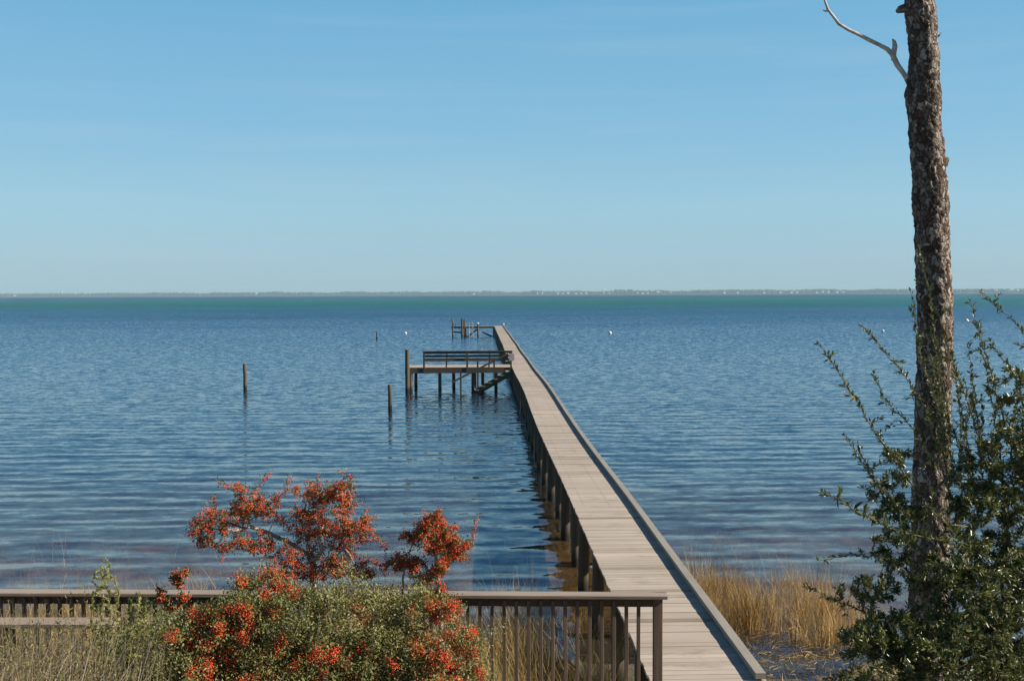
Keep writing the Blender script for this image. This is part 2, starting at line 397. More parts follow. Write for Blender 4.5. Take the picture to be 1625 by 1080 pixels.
WATER_STOPS = [(0.306, (0.03, 0.027, 0.022)), (0.322, (0.12, 0.066, 0.018)), (0.352, (0.045, 0.032, 0.015)), (0.385, (0.010, 0.022, 0.034)), (0.46, (0.003, 0.022, 0.05)), (0.54, (0.0, 0.03, 0.075)),
               (0.62, (0.0, 0.036, 0.075)), (0.695, (0.0, 0.095, 0.05)), (0.765, (0.0, 0.095, 0.054)), (0.80, (0.0, 0.025, 0.05)), (1.0, (0.0, 0.02, 0.045))]
M['water'] = make_water()

# ------------------------------------------------------------------ ground, water, far shore
def shore_y(x):
    k = min(1, max(0, (x + 4.0) / 6.5)); k = k * k * (3 - 2 * k)
    s = 20.6 - 4.1 * k + 0.35 * math.sin(x * 0.9) + 0.2 * math.sin(x * 2.3 + 1)
    return s
def ground_z(x, y):
    d = shore_y(x) - y
    n = noise.noise(Vector((x * 0.5, y * 0.5, 3.1))) * 0.12 + noise.noise(Vector((x * 1.7, y * 1.7, 8))) * 0.05
    if d > 0:
        z = 0.055 * d + max(0, d - 7) * 0.09
        return min(z, 2.2) + n * min(1, d)
    return max(-2.2, 0.06 * d) + n * 0.3
def axis(vals):
    out = []
    for a, b, s in vals: out += list(np.arange(a, b, s))
    return out
gx = axis([(-4000, -400, 400), (-400, -40, 40), (-40, -10, 2), (-10, 10, 0.25), (10, 40, 2), (40, 400, 40), (400, 4001, 400)])
gy = axis([(-40, 2, 3), (2, 26, 0.25), (26, 60, 2), (60, 400, 40), (400, 6001, 400)])
V = [(x, y, ground_z(x, y)) for y in gy for x in gx]
nx = len(gx)
Fq = [(j * nx + i, j * nx + i + 1, (j + 1) * nx + i + 1, (j + 1) * nx + i) for j in range(len(gy) - 1) for i in range(nx - 1)]
g = np_mesh('ground', np.array(V), np.array(Fq), M['ground'], None, True); tag(g, kind='structure')

wx = [-4000, -300, -40, 40, 300, 4000]; wy = [8, 60, 300, 1500, 6000]
V = [(x, y, 0.0) for y in wy for x in wx]; nx = len(wx)
Fq = [(j * nx + i, j * nx + i + 1, (j + 1) * nx + i + 1, (j + 1) * nx + i) for j in range(len(wy) - 1) for i in range(nx - 1)]
wat = np_mesh('water', np.array(V), np.array(Fq), M['water']); tag(wat, kind='structure')

rs = np.random.RandomState(11); rnd = random.Random(5)
def shore_line(u):     # u in 0..1, left to right
    x = -3300 + 6200 * u
    y = 5250 - 1350 * u + 60 * math.sin(u * 11) + 35 * math.sin(u * 27 + 1)
    return x, y
V = []
NS = 160
for i in range(NS + 1):
    x, y = shore_line(i / NS)
    for dy, z in ((-30, -1.0), (0, 1.0), (40, 3.0), (250, 5.0), (420, -1.5)): V.append((x, y + dy, z))
Fq = [(i * 5 + k, (i + 1) * 5 + k, (i + 1) * 5 + k + 1, i * 5 + k + 1) for i in range(NS) for k in range(4)]
fs_ = np_mesh('far_shore_terrain', np.array(V), np.array(Fq), M['wood_far'], None, True); tag(fs_, kind='structure')

# far wood: thousands of lumpy crowns that read as one dark strip
t8 = []
for a in range(6):
    for r_, z_ in ((0.75, 0.15), (1.0, 0.45), (0.62, 0.82)):
        t8.append((r_ * math.cos(a * math.pi / 3 + z_), r_ * math.sin(a * math.pi / 3 + z_), z_))
t8 += [(0, 0, 0), (0, 0, 1)]
tf = []
for a in range(6):
    b_ = (a + 1) % 6
    for k in range(2): tf += [(a * 3 + k, b_ * 3 + k, b_ * 3 + k + 1), (a * 3 + k, b_ * 3 + k + 1, a * 3 + k + 1)]
    tf += [(18, b_ * 3, a * 3), (a * 3 + 2, b_ * 3 + 2, 19)]
t8 = np.array(t8); tf = np.array(tf)
NT = 4200
VV = np.zeros((NT, 20, 3)); FF = np.zeros((NT, len(tf), 3), int)
for i in range(NT):
    u = rs.rand(); x, y = shore_line(u)
    y += 30 + rs.rand() ** 1.5 * 180
    h = 9 + 6 * noise.noise(Vector((u * 55, 0, 0))) + 3.5 * noise.noise(Vector((u * 300, 2, 0))) + rs.rand() * 4.5 + 3
    h = max(5, h * .86) * (1.12 if u > 0.62 else 1.0)
    r_ = 4 + rs.rand() * 5
    VV[i] = (t8 + rs.uniform(-0.12, 0.12, t8.shape)) * np.array([r_, r_, h]) + np.array([x, y, 2.0])
    FF[i] = tf + i * 20
far = np_mesh('far_wood', VV.reshape(-1, 3), FF.reshape(-1, 3), M['wood_far'], None, True)
tag(far, 'low dark wooded shore stretching along the horizon', 'woodland', kind='stuff')

# tiny white houses on the far shore
def house(px, wpx, dy=0.0):
    # find the shore point under this pixel column
    d = ray(px, 466)
    best = min((abs(shore_line(k / 600)[0] - d.x / d.y * shore_line(k / 600)[1]), k) for k in range(601))[1] / 600
    x, y = shore_line(best); y += 12
    wd = wpx * .75 / F * y; h = rnd.uniform(3.0, 5.0); dp = 8.0
    mb = MB(); z0 = 1.2 + dy
    a, b_ = wd / 2, dp / 2
    vs = [(-a, -b_, 0), (a, -b_, 0), (a, b_, 0), (-a, b_, 0), (-a, -b_, h), (a, -b_, h), (a, b_, h), (-a, b_, h), (-a, 0, h + 2.2), (a, 0, h + 2.2)]
    mb.add([(v[0] + x, v[1] + y, v[2] + z0) for v in vs], [(0, 1, 5, 4), (1, 2, 6, 5), (2, 3, 7, 6), (3, 0, 4, 7), (4, 5, 9, 8), (6, 7, 8, 9), (5, 6, 9), (7, 4, 8)])
    o = mb.build('beach_house', M['white'])
    tag(o, 'tiny white house on the far wooded shore across the bay', 'house', 'white houses along the far shore')
for px, wp, dy in ((21, 2.5, 0), (853, 3, 1), (862, 2.5, 1), (885, 3.5, 0), (894, 2.5, 0), (903, 5, 1), (914, 4, 0), (922, 3, 0), (930, 4, 0), (968, 2, 0), (1011, 2.5, 1),
                   (1021, 4, 0), (1028, 3, 0), (1047, 5.5, 5), (1065, 2, 3), (1150, 4.5, 0), (1172, 4, 1), (1214, 4, 0), (1240, 4, 1), (1258, 4, 0), (1268, 3, 1),
                   (1297, 4, 0), (1306, 3.5, 2), (1318, 4, 1), (1332, 4, 1), (1341, 3, 2), (1586, 4, 6), (1606, 6, 7), (1618, 4, 6), (752, 4, 0)):
    house(px, wp, dy)
for px, py, nm in ((98, 463.2, 'white water tower standing above the far left shore'), (958, 459.8, 'white water tower among houses on the far shore')):
    d = ray(px, py); Yt = 5150 if px < 500 else 4400
    p = P(px, py, Yt)
    tw = thing('water_tower', nm, 'water tower', (p.x, p.y, 1), 'water towers on the far shore')
    mb = MB(); mb.tube([(p.x, p.y, 1), (p.x, p.y, p.z - 2)], [1.3, 1.1], 10); mb.build('stem', M['white'], tw)
    mb = MB(); mb.tube([(p.x, p.y, p.z + k) for k in (-4, -3, -1, 1, 3, 4)], [1.5, 3.6, 5.2, 5.2, 3.4, 1.0], 14); mb.build('tank', M['white'], tw)

# ------------------------------------------------------------------ haze (the air between here and the far shore)
hz, t, b = mat('sea_haze')
t.nodes.remove(b)
pv = N(t, 'ShaderNodeVolumePrincipled'); pv.inputs['Color'].default_value = (0.62, 0.89, 1.0, 1); pv.inputs['Density'].default_value = 0.00016
pv.inputs['Anisotropy'].default_value = 0.0
t.links.new(pv.outputs[0], t.nodes['Material Output'].inputs['Volume'])
mb = MB(); mb.box((0, 3000, 22), 8400, 6300, 52)
hb = mb.build('haze', hz); tag(hb, kind='stuff')

# ------------------------------------------------------------------ the pier
XL, XR = 1.89, 3.2              # outer edges of the boardwalk
ZD = CAM_Z - 4.35               # deck top
Y0, Y1 = 12.0, 148.0
def wob(y):
    k = min(1, max(0, (y - 14) / 12))
    k *= 1 if y < 40 else max(0.35, 1 - (y - 40) / 40)
    dx = k * (0.035 * math.sin(y / 3.6 + 0.6) + 0.025 * math.sin(y / 9.0 + 2))
    dz = k * (0.03 * math.sin(y / 2.9 + 1.2) + 0.03 * math.sin(y / 6.7))
    return dx, dz
pier = thing('pier', 'long straight weathered boardwalk pier running out from the shore', 'pier', (2.5, Y0, 0))
mb = MB(); y = Y0; rp = random.Random(3)
while y < Y1:
    dx, dz = wob(y); j = rp.uniform(-0.008, 0.008)
    mb.box(((XL + XR) / 2 + dx + j, y + 0.07, ZD - 0.02 + dz + rp.uniform(-0.0025, 0.0025)), XR - XL, 0.137 + rp.uniform(-0.002, 0.002), 0.04)
    y += 0.1435
mb.build('deck_boards', M['deck'], pier)
# kerb: lengths of board raised on blocks along the right edge
y = Y0 + 0.05
while y < Y1 - 1:
    y2 = min(Y1 - 0.1, y + 4.85); mb = MB(); n = 5
    pts = []
    for k in range(n):
        yy = y + (y2 - 0.012 - y) * k / (n - 1); dx, dz = wob(yy); pts.append(Vector((XR - 0.075 + dx, yy, ZD + 0.058 + dz)))
    vs = []; fs = []
    for p in pts: vs += [p + Vector(c) for c in ((-0.058, 0, -0.033), (0.058, 0, -0.033), (0.058, 0, 0.033), (-0.058, 0, 0.033))]
    for k in range(n - 1): fs += [(k * 4 + q, k * 4 + (q + 1) % 4, k * 4 + 4 + (q + 1) % 4, k * 4 + 4 + q) for q in range(4)]
    fs += [(3, 2, 1, 0), tuple(range(4 * n - 4, 4 * n))]
    mb.add(vs, [f[::-1] for f in fs])
    for k in range(4):
        yy = y + 0.2 + k * 1.4
        if yy > y2 - 0.2: continue
        dx, dz = wob(yy); mb.box((XR - 0.075 + dx, yy, ZD + 0.012 + dz), 0.10, 0.28, 0.022)
    mb.build('kerb_board', M['kerb'], pier)
    y = y2 + 0.0
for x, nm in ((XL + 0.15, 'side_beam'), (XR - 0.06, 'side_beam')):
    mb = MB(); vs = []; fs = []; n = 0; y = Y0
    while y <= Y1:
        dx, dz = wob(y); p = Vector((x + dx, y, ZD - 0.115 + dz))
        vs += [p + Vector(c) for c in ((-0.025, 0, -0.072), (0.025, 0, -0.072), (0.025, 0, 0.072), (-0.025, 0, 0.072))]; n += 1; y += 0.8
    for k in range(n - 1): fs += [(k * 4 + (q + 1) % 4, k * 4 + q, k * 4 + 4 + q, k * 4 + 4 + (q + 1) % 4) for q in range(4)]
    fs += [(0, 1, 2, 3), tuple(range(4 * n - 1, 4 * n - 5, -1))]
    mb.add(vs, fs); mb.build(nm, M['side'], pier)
yb = 13.2; cnt = 0; restp = MB()
while yb < Y1:
    dx, dz = wob(yb)
    for x in (XL + 0.075, XR - 0.22):
        r_ = rp.uniform(0.088, 0.115); lean = rp.uniform(-0.04, 0.04); yj = yb + rp.uniform(-0.1, 0.1)
        pts = [(x + dx + lean * 1.5, yj + rp.uniform(-.03, .03), -1.4), (x + dx, yj, ZD - 0.05 + dz)]
        if cnt < 100:
            MB().tube(pts, [r_ * 1.06, r_ * 0.95], 12).build('pile', M['pile'], pier); cnt += 1
        else: restp.tube(pts, [r_ * 1.06, r_ * 0.95], 8)
    if cnt < 80 :
        MB().beam((XL + 0.06 + dx, yb + 0.13, ZD - 0.27 + dz), (XR - 0.1 + dx, yb + 0.13, ZD - 0.27 + dz), 0.045, 0.14).build('cross_beam', M['side'], pier)
    yb += 2.44
rest = restp.build('far_piles', M['pile'], pier); rest['kind'] = 'stuff'

# landing where the boardwalk meets the bank
land = thing('landing', 'weathered wooden landing at the foot of the pier beside the railing', 'boardwalk', (2.5, 11, 0))
mb = MB(); x = XL - 1.3
while x < XR + 0.02:
    mb.box((x + 0.07, 11.2, ZD - 0.105), 0.137, 1.5, 0.04); x += 0.1435
mb.build('deck_boards', M['deck'], land)
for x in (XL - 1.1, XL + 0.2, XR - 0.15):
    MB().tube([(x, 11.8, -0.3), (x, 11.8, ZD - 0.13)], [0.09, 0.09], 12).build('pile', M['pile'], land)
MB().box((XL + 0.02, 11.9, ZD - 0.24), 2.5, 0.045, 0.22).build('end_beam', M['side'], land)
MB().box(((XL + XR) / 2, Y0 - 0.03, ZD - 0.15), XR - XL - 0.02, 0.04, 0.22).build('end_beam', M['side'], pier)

# ------------------------------------------------------------------ railing in front
YR = 11.2
pe = P(1045, 942, YR); ZR = pe.z
rail = thing('deck_railing', 'brown wooden railing with flat cap and square balusters in the foreground', 'railing', (1.85, YR, ZD))
x1 = P(1058, 940, YR).x; xs = -6.6
def RY(x): return YR + 0.061 * (1.85 - x)
MB().beam((xs, RY(xs), ZR - 0.018), (x1, RY(x1), ZR - 0.018), 0.155, 0.042, bev=0.008).build('cap_rail', M['railtop'], rail)
MB().beam((xs, RY(xs) + 0.01, ZR - 0.087), (P(1038, 0, YR).x, RY(1.8) + 0.01, ZR - 0.087), 0.042, 0.09, bev=0.003).build('under_rail', M['rail'], rail)
xp = P(1045, 0, YR).x
for xpost in (xp, xp - 2.45, xp - 4.9, xp - 7.35):
    MB().beam((xpost, RY(xpost) - 0.01, 0.2), (xpost, RY(xpost) - 0.01, ZR - 0.041), 0.092, 0.092, up=(0, 1, 0), bev=0.006).build('post', M['bal'], rail)
rb = random.Random(8)
x = xp - 0.2; k = 0
while x > xs + 0.1:
    if min(abs(x - (xp - q)) for q in (0, 2.45, 4.9, 7.35)) > 0.08:
        t_ = rb.uniform(-0.006, 0.006)
        MB().beam((x + t_, RY(x) - 0.032, ZD - 0.25), (x, RY(x) - 0.032, ZR - 0.062), 0.036, 0.036, up=(0, 1, 0), bev=0.003).build('baluster', M['bal'], rail)
    x -= 0.1262; k += 1
MB().beam((xs, RY(xs) + 0.012, ZD + 0.08), (xp - 0.05, RY(xp) + 0.012, ZD + 0.08), 0.042, 0.09).build('lower_rail', M['rail'], rail)
a_ = P(-30, 984, YR + 0.05); b_ = P(186, 981, YR + 0.02)
bd = thing('bench', 'weathered plank seat half buried in weeds below the railing', 'bench', (a_.x, YR - 0.3, ZD))
MB().beam((a_.x - 1.2, YR + 0.09, a_.z - 0.02), (b_.x, YR - 0.02, a_.z - 0.02), 0.24, 0.045, bev=0.005).build('seat', M['railtop'], bd)
for x in (a_.x - 1.0, a_.x + 0.3, b_.x - 0.12):
    MB().beam((x, YR + 0.02, 0.4), (x, YR + 0.02, a_.z - 0.043), 0.085, 0.085, up=(0, 1, 0)).build('leg', M['bal'], bd)

# ------------------------------------------------------------------ fishing platform half way out
YF, YB = 64.5, 67.1
fp = thing('fishing_platform', 'wooden side platform with a three board railing halfway along the pier', 'platform', (-1.2, YF, 0))
fx0 = P(643, 584, YF).x; fx1 = XL - 0.03
def PF(px, py): return P(px, py, YF)
ztop = ZD + 0.01
mb = MB(); y = YF + 0.03
while y < YB:
    mb.box(((fx0 + fx1) / 2, y + 0.07, ztop - 0.02), fx1 - fx0, 0.137, 0.04); y += 0.1435
mb.build('deck_boards', M['deck'], fp)
MB().box(((fx0 + fx1) / 2, YF, ztop - 0.16), fx1 - fx0, 0.045, 0.33).build('front_beam', M['plat'], fp)
MB().box(((fx0 + fx1) / 2, YB, ztop - 0.2), fx1 - fx0, 0.045, 0.30).build('back_beam', M['plat'], fp)
MB().box((fx0, (YF + YB) / 2, ztop - 0.2), 0.045, YB - YF - 0.05, 0.28).build('end_beam', M['plat'], fp)
rl0, rl1 = PF(667, 0).x, PF(811, 0).x
def zf(py): return PF(740, py).z
MB().beam((rl0 - 0.05, YF + 0.03, zf(557)), (rl1, YF + 0.03, zf(557)), 0.16, 0.04).build('cap_rail', M['plat'], fp)
for a, b_ in ((557.6, 561.0), (562.9, 566.6), (568.2, 573.0)):
    za, zb = zf(a), zf(b_)
    MB().beam((rl0, YF + 0.07, (za + zb) / 2), (rl1, YF + 0.07, (za + zb) / 2), 0.04, za - zb).build('rail_board', M['plat'], fp)
for px, wd in ((668.5, 0.11), (738, 0.11), (808.5, 0.10)):
    x = PF(px, 0).x
    MB().beam((x, YF - 0.03, ztop - 0.3), (x, YF - 0.03, zf(558)), wd, 0.09, up=(0, 1, 0)).build('rail_post', M['plat'], fp)
for px in (704, 773):
    x = PF(px, 0).x
    MB().beam((x, YF + 0.35, ztop), (x + 0.06, YF + 0.12, zf(559)), 0.06, 0.09).build('rail_brace', M['plat'], fp)
for px, yy, r_ in ((647, YF + 0.12, 0.13), (651.5, YF + 0.10, 0.13), (660, YB - 0.2, 0.10), (698, YF + 0.35, 0.10), (752, YF + 0.3, 0.15), (787, YF + 0.6, 0.10), (720, YB - 0.2, 0.1), (766, YB - 0.2, 0.1)):
    x = P(px, 600, yy).x
    top = P(px, 554, yy).z if px == 647 else ztop - 0.05
    if px == 647: yy -= 0.3
    MB().tube([(x, yy, -1.3), (x, yy, top * 0.5), (x, yy, top)], [r_ * 1.05, r_, r_ * 0.95], 14).build('tall_pile' if px == 647 else 'pile', M['pile'], fp)

# stairs down into the water in front of the platform
st = thing('stairs', 'mossy wooden stairs with handrail leading from the platform down into the water', 'stairs', (0.8, YF - 0.7, 0))
ya, yb_ = YF - 1.15, YF - 0.25
s0 = P(812, 589, ya); s1 = P(752, 624, ya)
for yy in (ya, yb_):
    MB().beam((s0.x, yy, s0.z - 0.05), (s1.x, yy, s1.z - 0.05), 0.06, 0.30).build('stringer', M['moss'], st)
for k in range(6):
    f = 0.10 + k * 0.165
    x = s0.x + (s1.x - s0.x) * f; z = s0.z + (s1.z - s0.z) * f + 0.10
    MB().beam((x, ya - 0.06, z), (x, yb_ + 0.06, z), 0.26, 0.045).build('tread', M['kerb'], st)
h0 = P(806, 561, ya); h1 = P(717, 606.5, ya)
MB().beam(h0, h1, 0.05, 0.11).build('handrail', M['plat'], st)
for px, pt, pb in ((731, 584, 622), (758, 573, 622), (784, 573, 600)):
    a = P(px, pt, ya + 0.05); b_ = P(px, pb, ya + 0.05)
    MB().beam((a.x, ya + 0.05, a.z), (a.x, ya + 0.05, b_.z - 0.2), 0.10, 0.08, up=(0, 1, 0)).build('handrail_post', M['plat'], st)
sp = P(812, 566.5, YF - 0.08)
sg = thing('sign', 'small pale lavender sign board on the platform corner post', 'sign', (sp.x, YF - 0.08, ZD))
MB().box(sp, 0.30, 0.02, 0.42, bev=0.006).build('panel', M['sign'], sg)
for dz_ in (-0.10, 0.10):
    MB().box((sp.x - 0.27, YF - 0.05, sp.z + dz_ * 2.2), 0.17, 0.03, 0.07).build('bracket', M['white'], sg)

# ------------------------------------------------------------------ T-head at the far end
YE = 146.6
ep = thing('end_platform', 'narrow wooden platform turning left at the far end of the pier', 'platform', (-1, YE, 0))
ex0 = P(716, 517, YE).x
def PE(px, py): return P(px, py, YE)
mb = MB(); x = ex0
while x < XL - 0.06:
    mb.box((x + 0.07, YE + 0.65, ZD - 0.02), 0.137, 1.35, 0.04); x += 0.1435
mb.build('deck_boards', M['deck'], ep)
MB().box(((ex0 + XL) / 2 - 0.03, YE - 0.03, ZD - 0.13), XL - ex0 - 0.06, 0.05, 0.26).build('front_beam', M['plat'], ep)
for px, top in ((718.5, 517), (733, 505.5), (737, 506.5), (739.5, 519), (758.3, 513.5), (783.5, 519)):
    p = PE(px, top); r_ = 0.12 if px not in (733,) else 0.14
    MB().tube([(p.x, YE - 0.1, -1.2), (p.x, YE - 0.1, p.z)], [r_, r_ * 0.95], 12).build('pile', M['pile'], ep)
p = PE(758.3, 513.3); MB().tube([(p.x, YE - 0.1, p.z), (p.x, YE - 0.1, p.z + 0.06), (p.x, YE - 0.1, p.z + 0.16)], [0.155, 0.15, 0.02], 12).build('pile_cap', M['white'], ep)
for a, b_ in (((741, 535), (757, 522.5)), ((765, 526.5), (782.5, 534.5)), ((719, 526.5), (733, 527.5))):
    p = PE(*a); q = PE(*b_); MB().beam(p, q, 0.06, 0.22).build('brace', M['plat'], ep)
bn = thing('bench', 'pale bench with slanted back at the far end of the pier', 'bench', (ex0 + 0.4, YE, ZD))
p0 = PE(716.3, 505.5); p1 = PE(719.3, 516)
for yy in (YE + 0.1, YE + 1.2): MB().beam((p1.x, yy, ZD), (p0.x, yy, p0.z), 0.08, 0.20, up=(1, 0, 0)).build('back_leg', M['kerb'], bn)
for f in (0.45, 0.7, 0.93):
    q = Vector((p1.x + 0.06, 0, ZD)).lerp(Vector((p0.x + 0.06, 0, p0.z)), f)
    MB().beam((q.x, YE + 0.05, q.z), (q.x, YE + 1.25, q.z), 0.04, 0.16, up=(-0.3, 0, 1)).build('back_slat', M['kerb'], bn)
pa = PE(719, 512); pb = PE(723.5, 512.3)
MB().box(((pa.x + pb.x) / 2, YE + 0.65, pa.z - 0.02), pb.x - pa.x, 1.2, 0.05).build('seat', M['kerb'], bn)
for yy in (YE + 0.1, YE + 1.2): MB().beam((pb.x - 0.05, yy, ZD), (pb.x - 0.05, yy, pa.z - 0.045), 0.07, 0.07, up=(0, 1, 0)).build('front_leg', M['kerb'], bn)
ld = thing('ladder', 'thin metal swim ladder on the platform at the pier end', 'ladder', (PE(747, 0).x, YE, 0))
for px in (744.6, 750.2):
    p = PE(px, 511.5); MB().tube([(p.x, YE + 0.2, ZD), (p.x, YE + 0.2, p.z - 0.1), (p.x, YE + 0.05, p.z), (p.x, YE - 0.15, p.z - 0.1), (p.x, YE - 0.18, -0.6)], [0.035] * 5, 8).build('ladder_rail', M['metal'], ld)
for z in (0.2, 0.5, 0.8, 1.1):
    MB().tube([(PE(744.6, 0).x, YE - 0.18, z), (PE(750.2, 0).x, YE - 0.18, z)], [0.025] * 2, 8).build('rung', M['metal'], ld)
p = P(799.3, 515.5, 148)
cap = thing('light_post', 'short white post at the right corner of the pier end', 'post', (p.x, 148.0, ZD))
MB().tube([(p.x, 148.05, ZD - 0.2), (p.x, 148.05, ZD + 0.22)], [0.06, 0.06], 10).build('post', M['white'], cap)
MB().tube([(p.x, 148.05, ZD + 0.22), (p.x, 148.05, ZD + 0.27), (p.x, 148.05, ZD + 0.36)], [0.11, 0.11, 0.02], 10).build('cap', M['white'], cap)

# ------------------------------------------------------------------ lone pilings and floats
for px, yw, yt, wd, lb in ((389, 619, 577, 5.6, 'tall lone grey piling in open water, leftmost of the pilings'),
                           (619, 651, 610, 6.6, 'thick lone piling with dark wet foot near the fishing platform'),
                           (598, 538, 526, 2.6, 'thin distant lone piling far out left of the pier end')):
    p = PW(px, yw); q = P(px, yt, p.y); r_ = wd / 2 / F * p.y
    MBp = MB().tube([(p.x, p.y, -1.2), (p.x + 0.01, p.y, q.z * 0.55), (p.x - 0.01, p.y, q.z - 0.04), (p.x - 0.01, p.y, q.z)], [r_ * 1.05, r_, r_ * 0.96, r_ * 0.8], 16)
    tag(MBp.build('piling', M['pile']), lb, 'piling', 'lone pilings standing in the open water')
for px, py, s, lb in ((643.5, 528.5, 1.0, 'small white buoy floating left of the pier end'), (968, 528, 1.15, 'small white buoy floating in open water right of the pier'),
                      (1401, 525, 1.0, 'small white buoy floating just left of the pine trunk')):
    p = PW(px, py + 1)
    rr = 0.21 * s
    mb = MB(); hs = [(-0.8, 0.6), (-0.4, 0.92), (0.1, 1.0), (0.55, 0.8), (0.85, 0.5), (1.0, 0.2)]
    mb.tube([(p.x, p.y, rr * (0.35 + h)) for h, _ in hs], [rr * q for _, q in hs], 14)
    tag(mb.build('buoy', M['white']), lb, 'buoy', 'white buoys floating off the pier')

# ================================================================== plants
def unit(a): return a / np.maximum(np.linalg.norm(a, axis=-1, keepdims=True), 1e-9)
def leaf_mesh(name, pos, d, L, W, mat_, parent, rs_, fold=0.18, droop=0.12, up_bias=0.6):
    """one small folded leaf (two quads) at every point: pos (n,3), d (n,3) growing direction, L and W (n,)"""
    n = len(pos); d = unit(d)
    up = rs_.normal(size=(n, 3)) * (1 - up_bias) + np.array([0, 0, 1.0]) * up_bias
    s_ = unit(np.cross(d, up)); u = np.cross(s_, d)
    L = L[:, None]; W = W[:, None]
    base = pos; tip = pos + d * L - u * L * droop
    def pt(a, side, h): return pos + d * L * a + s_ * W * side + u * (W * h - L * droop * a * a)
    V = np.stack([base, pt(.33, .46, fold), pt(.72, .38, fold), tip, pt(.72, -.38, fold), pt(.33, -.46, fold)], 1)
    o = (np.arange(n) * 6)[:, None]
    Fq = np.concatenate([o + np.array([[0, 1, 2, 3]]), o + np.array([[0, 3, 4, 5]])], 1).reshape(-1, 4)
    return np_mesh(name, V.reshape(-1, 3), Fq, mat_, parent)
_a = np.array([(0, 0, 1), (0.89, 0, .45), (.28, .85, .45), (-.72, .53, .45), (-.72, -.53, .45), (.28, -.85, .45), (.72, .53, -.45), (-.28, .85, -.45), (-.89, 0, -.45), (-.28, -.85, -.45), (.72, -.53, -.45), (0, 0, -1)])
_af = np.array([(0, 1, 2), (0, 2, 3), (0, 3, 4), (0, 4, 5), (0, 5, 1), (1, 6, 2), (2, 7, 3), (3, 8, 4), (4, 9, 5), (5, 10, 1), (6, 7, 2), (7, 8, 3), (8, 9, 4), (9, 10, 5), (10, 6, 1), (11, 7, 6), (11, 8, 7), (11, 9, 8), (11, 10, 9), (11, 6, 10)])
def ball_mesh(name, pos, r, mat_, parent):
    n = len(pos)
    V = pos[:, None, :] + _a[None] * r[:, None, None]
    Fq = (np.arange(n) * 12)[:, None, None] + _af[None]
    return np_mesh(name, V.reshape(-1, 3), Fq.reshape(-1, 3), mat_, parent, True)

class Skel:
    """branching skeleton: limbs traced by hand, then twigs that reach from the nearest branch to every target"""
    def __init__(s, seed): s.p = []; s.par = []; s.rs = np.random.RandomState(seed)
    def chain(s, pts, parent=-1, step=0.08, jit=0.008):
        pts = [np.array(p, float) for p in pts]
        if parent < 0: s.p.append(pts[0]); s.par.append(-1); parent = len(s.p) - 1
        else: pts = [s.p[parent]] + pts
        for a, b in zip(pts[:-1], pts[1:]):
            n = max(1, int(np.linalg.norm(b - a) / step))
            for k in range(1, n + 1):
                s.p.append(a + (b - a) * k / n + (s.rs.normal(size=3) * jit if k < n else 0)); s.par.append(parent); parent = len(s.p) - 1
        return parent
    def near(s, q): return int(np.argmin(np.linalg.norm(np.array(s.p) - np.array(q), axis=1)))
    def reach(s, targets, step=0.07, jit=0.015, sag=0.0, lo=0):
        T = np.array(targets); A = np.array(s.p[lo:])
        dmin = np.array([np.min(np.linalg.norm(A - t, axis=1)) for t in T])
        for i in np.argsort(dmin):
            A = np.array(s.p); dd = A - T[i]; dist = np.linalg.norm(dd, axis=1)
            dist = dist + 0.35 * np.maximum(0, dd[:, 2])       # twigs like to start below their tip
            if lo: dist[:lo] += 9
            j = int(np.argmin(dist)); a = s.p[j]; b = T[i]
            n = max(1, int(np.linalg.norm(b - a) / step)); par = j
            bow = s.rs.normal(size=3) * 0.10 * np.linalg.norm(b - a)
            for k in range(1, n + 1):
                f = k / n
                s.p.append(a + (b - a) * f + bow * math.sin(math.pi * f) + s.rs.normal(size=3) * jit * (1 if k < n else 0)); s.par.append(par); par = len(s.p) - 1
    def radii(s, tip, ex=2.4):
        n = len(s.p); acc = np.zeros(n); kids = [[] for _ in range(n)]
        for i in range(n):
            if s.par[i] >= 0: kids[s.par[i]].append(i)
        for i in range(n - 1, -1, -1):
            if not kids[i]: acc[i] = tip ** ex
            if s.par[i] >= 0: acc[s.par[i]] += acc[i] * 1.01
        s.r = acc ** (1 / ex); s.kids = kids; return s.r
    def wood(s, name, mat_, parent, n=5, rmax=9):
        mb = MB(); done = set()
        for i in range(len(s.p)):
            if s.par[i] >= 0 and i == max(s.kids[s.par[i]], key=lambda c: s.r[c]): continue
            ch = [i] if s.par[i] < 0 else [s.par[i], i]; j = i
            while s.kids[j]:
                j = max(s.kids[j], key=lambda c: s.r[c]); ch.append(j)
            if len(ch) < 2: continue
            rr = [min(rmax, s.r[c]) for c in ch]
            if s.par[i] >= 0: rr[0] = rr[1]
            rr[-1] *= 0.5
            mb.tube([s.p[c] for c in ch], rr, n, cap=False)
        return mb.build(name, mat_, parent)
    def along(s, count, rmax, only=None, lo=0, hi=10**9):
        """random points on thin wood: positions and wood directions"""
        idx = [i for i in range(len(s.p)) if s.par[i] >= 0 and lo <= i < hi and s.r[i] < rmax and (only is None or only(s.p[i]))]
        idx = np.array(idx); P_ = np.array(s.p); pr = np.array(s.par)
        k = s.rs.choice(idx, count); f = s.rs.rand(count)[:, None]
        a = P_[pr[k]]; b = P_[k]
        return a + (b - a) * f, unit(b - a)

def blob_targets(blobs, rs_):
    """(px, py, rx, ry, Y, dY, n): targets in real blobs of foliage at distance Y"""
    out = []
    for px, py, rx, ry, Y, dY, n in blobs:
        for _ in range(n):
            while True:
                q = rs_.uniform(-1, 1, 3)
                if q @ q < 1: break
            out.append(np.array(P(px + q[0] * rx, py + q[1] * ry, Y + q[2] * dY)))
    return out
def pl(pts, Y):
    return [np.array(P(p[0], p[1], p[2] if len(p) > 2 else Y)) for p in pts]
def gz(x, y): return ground_z(x, y)

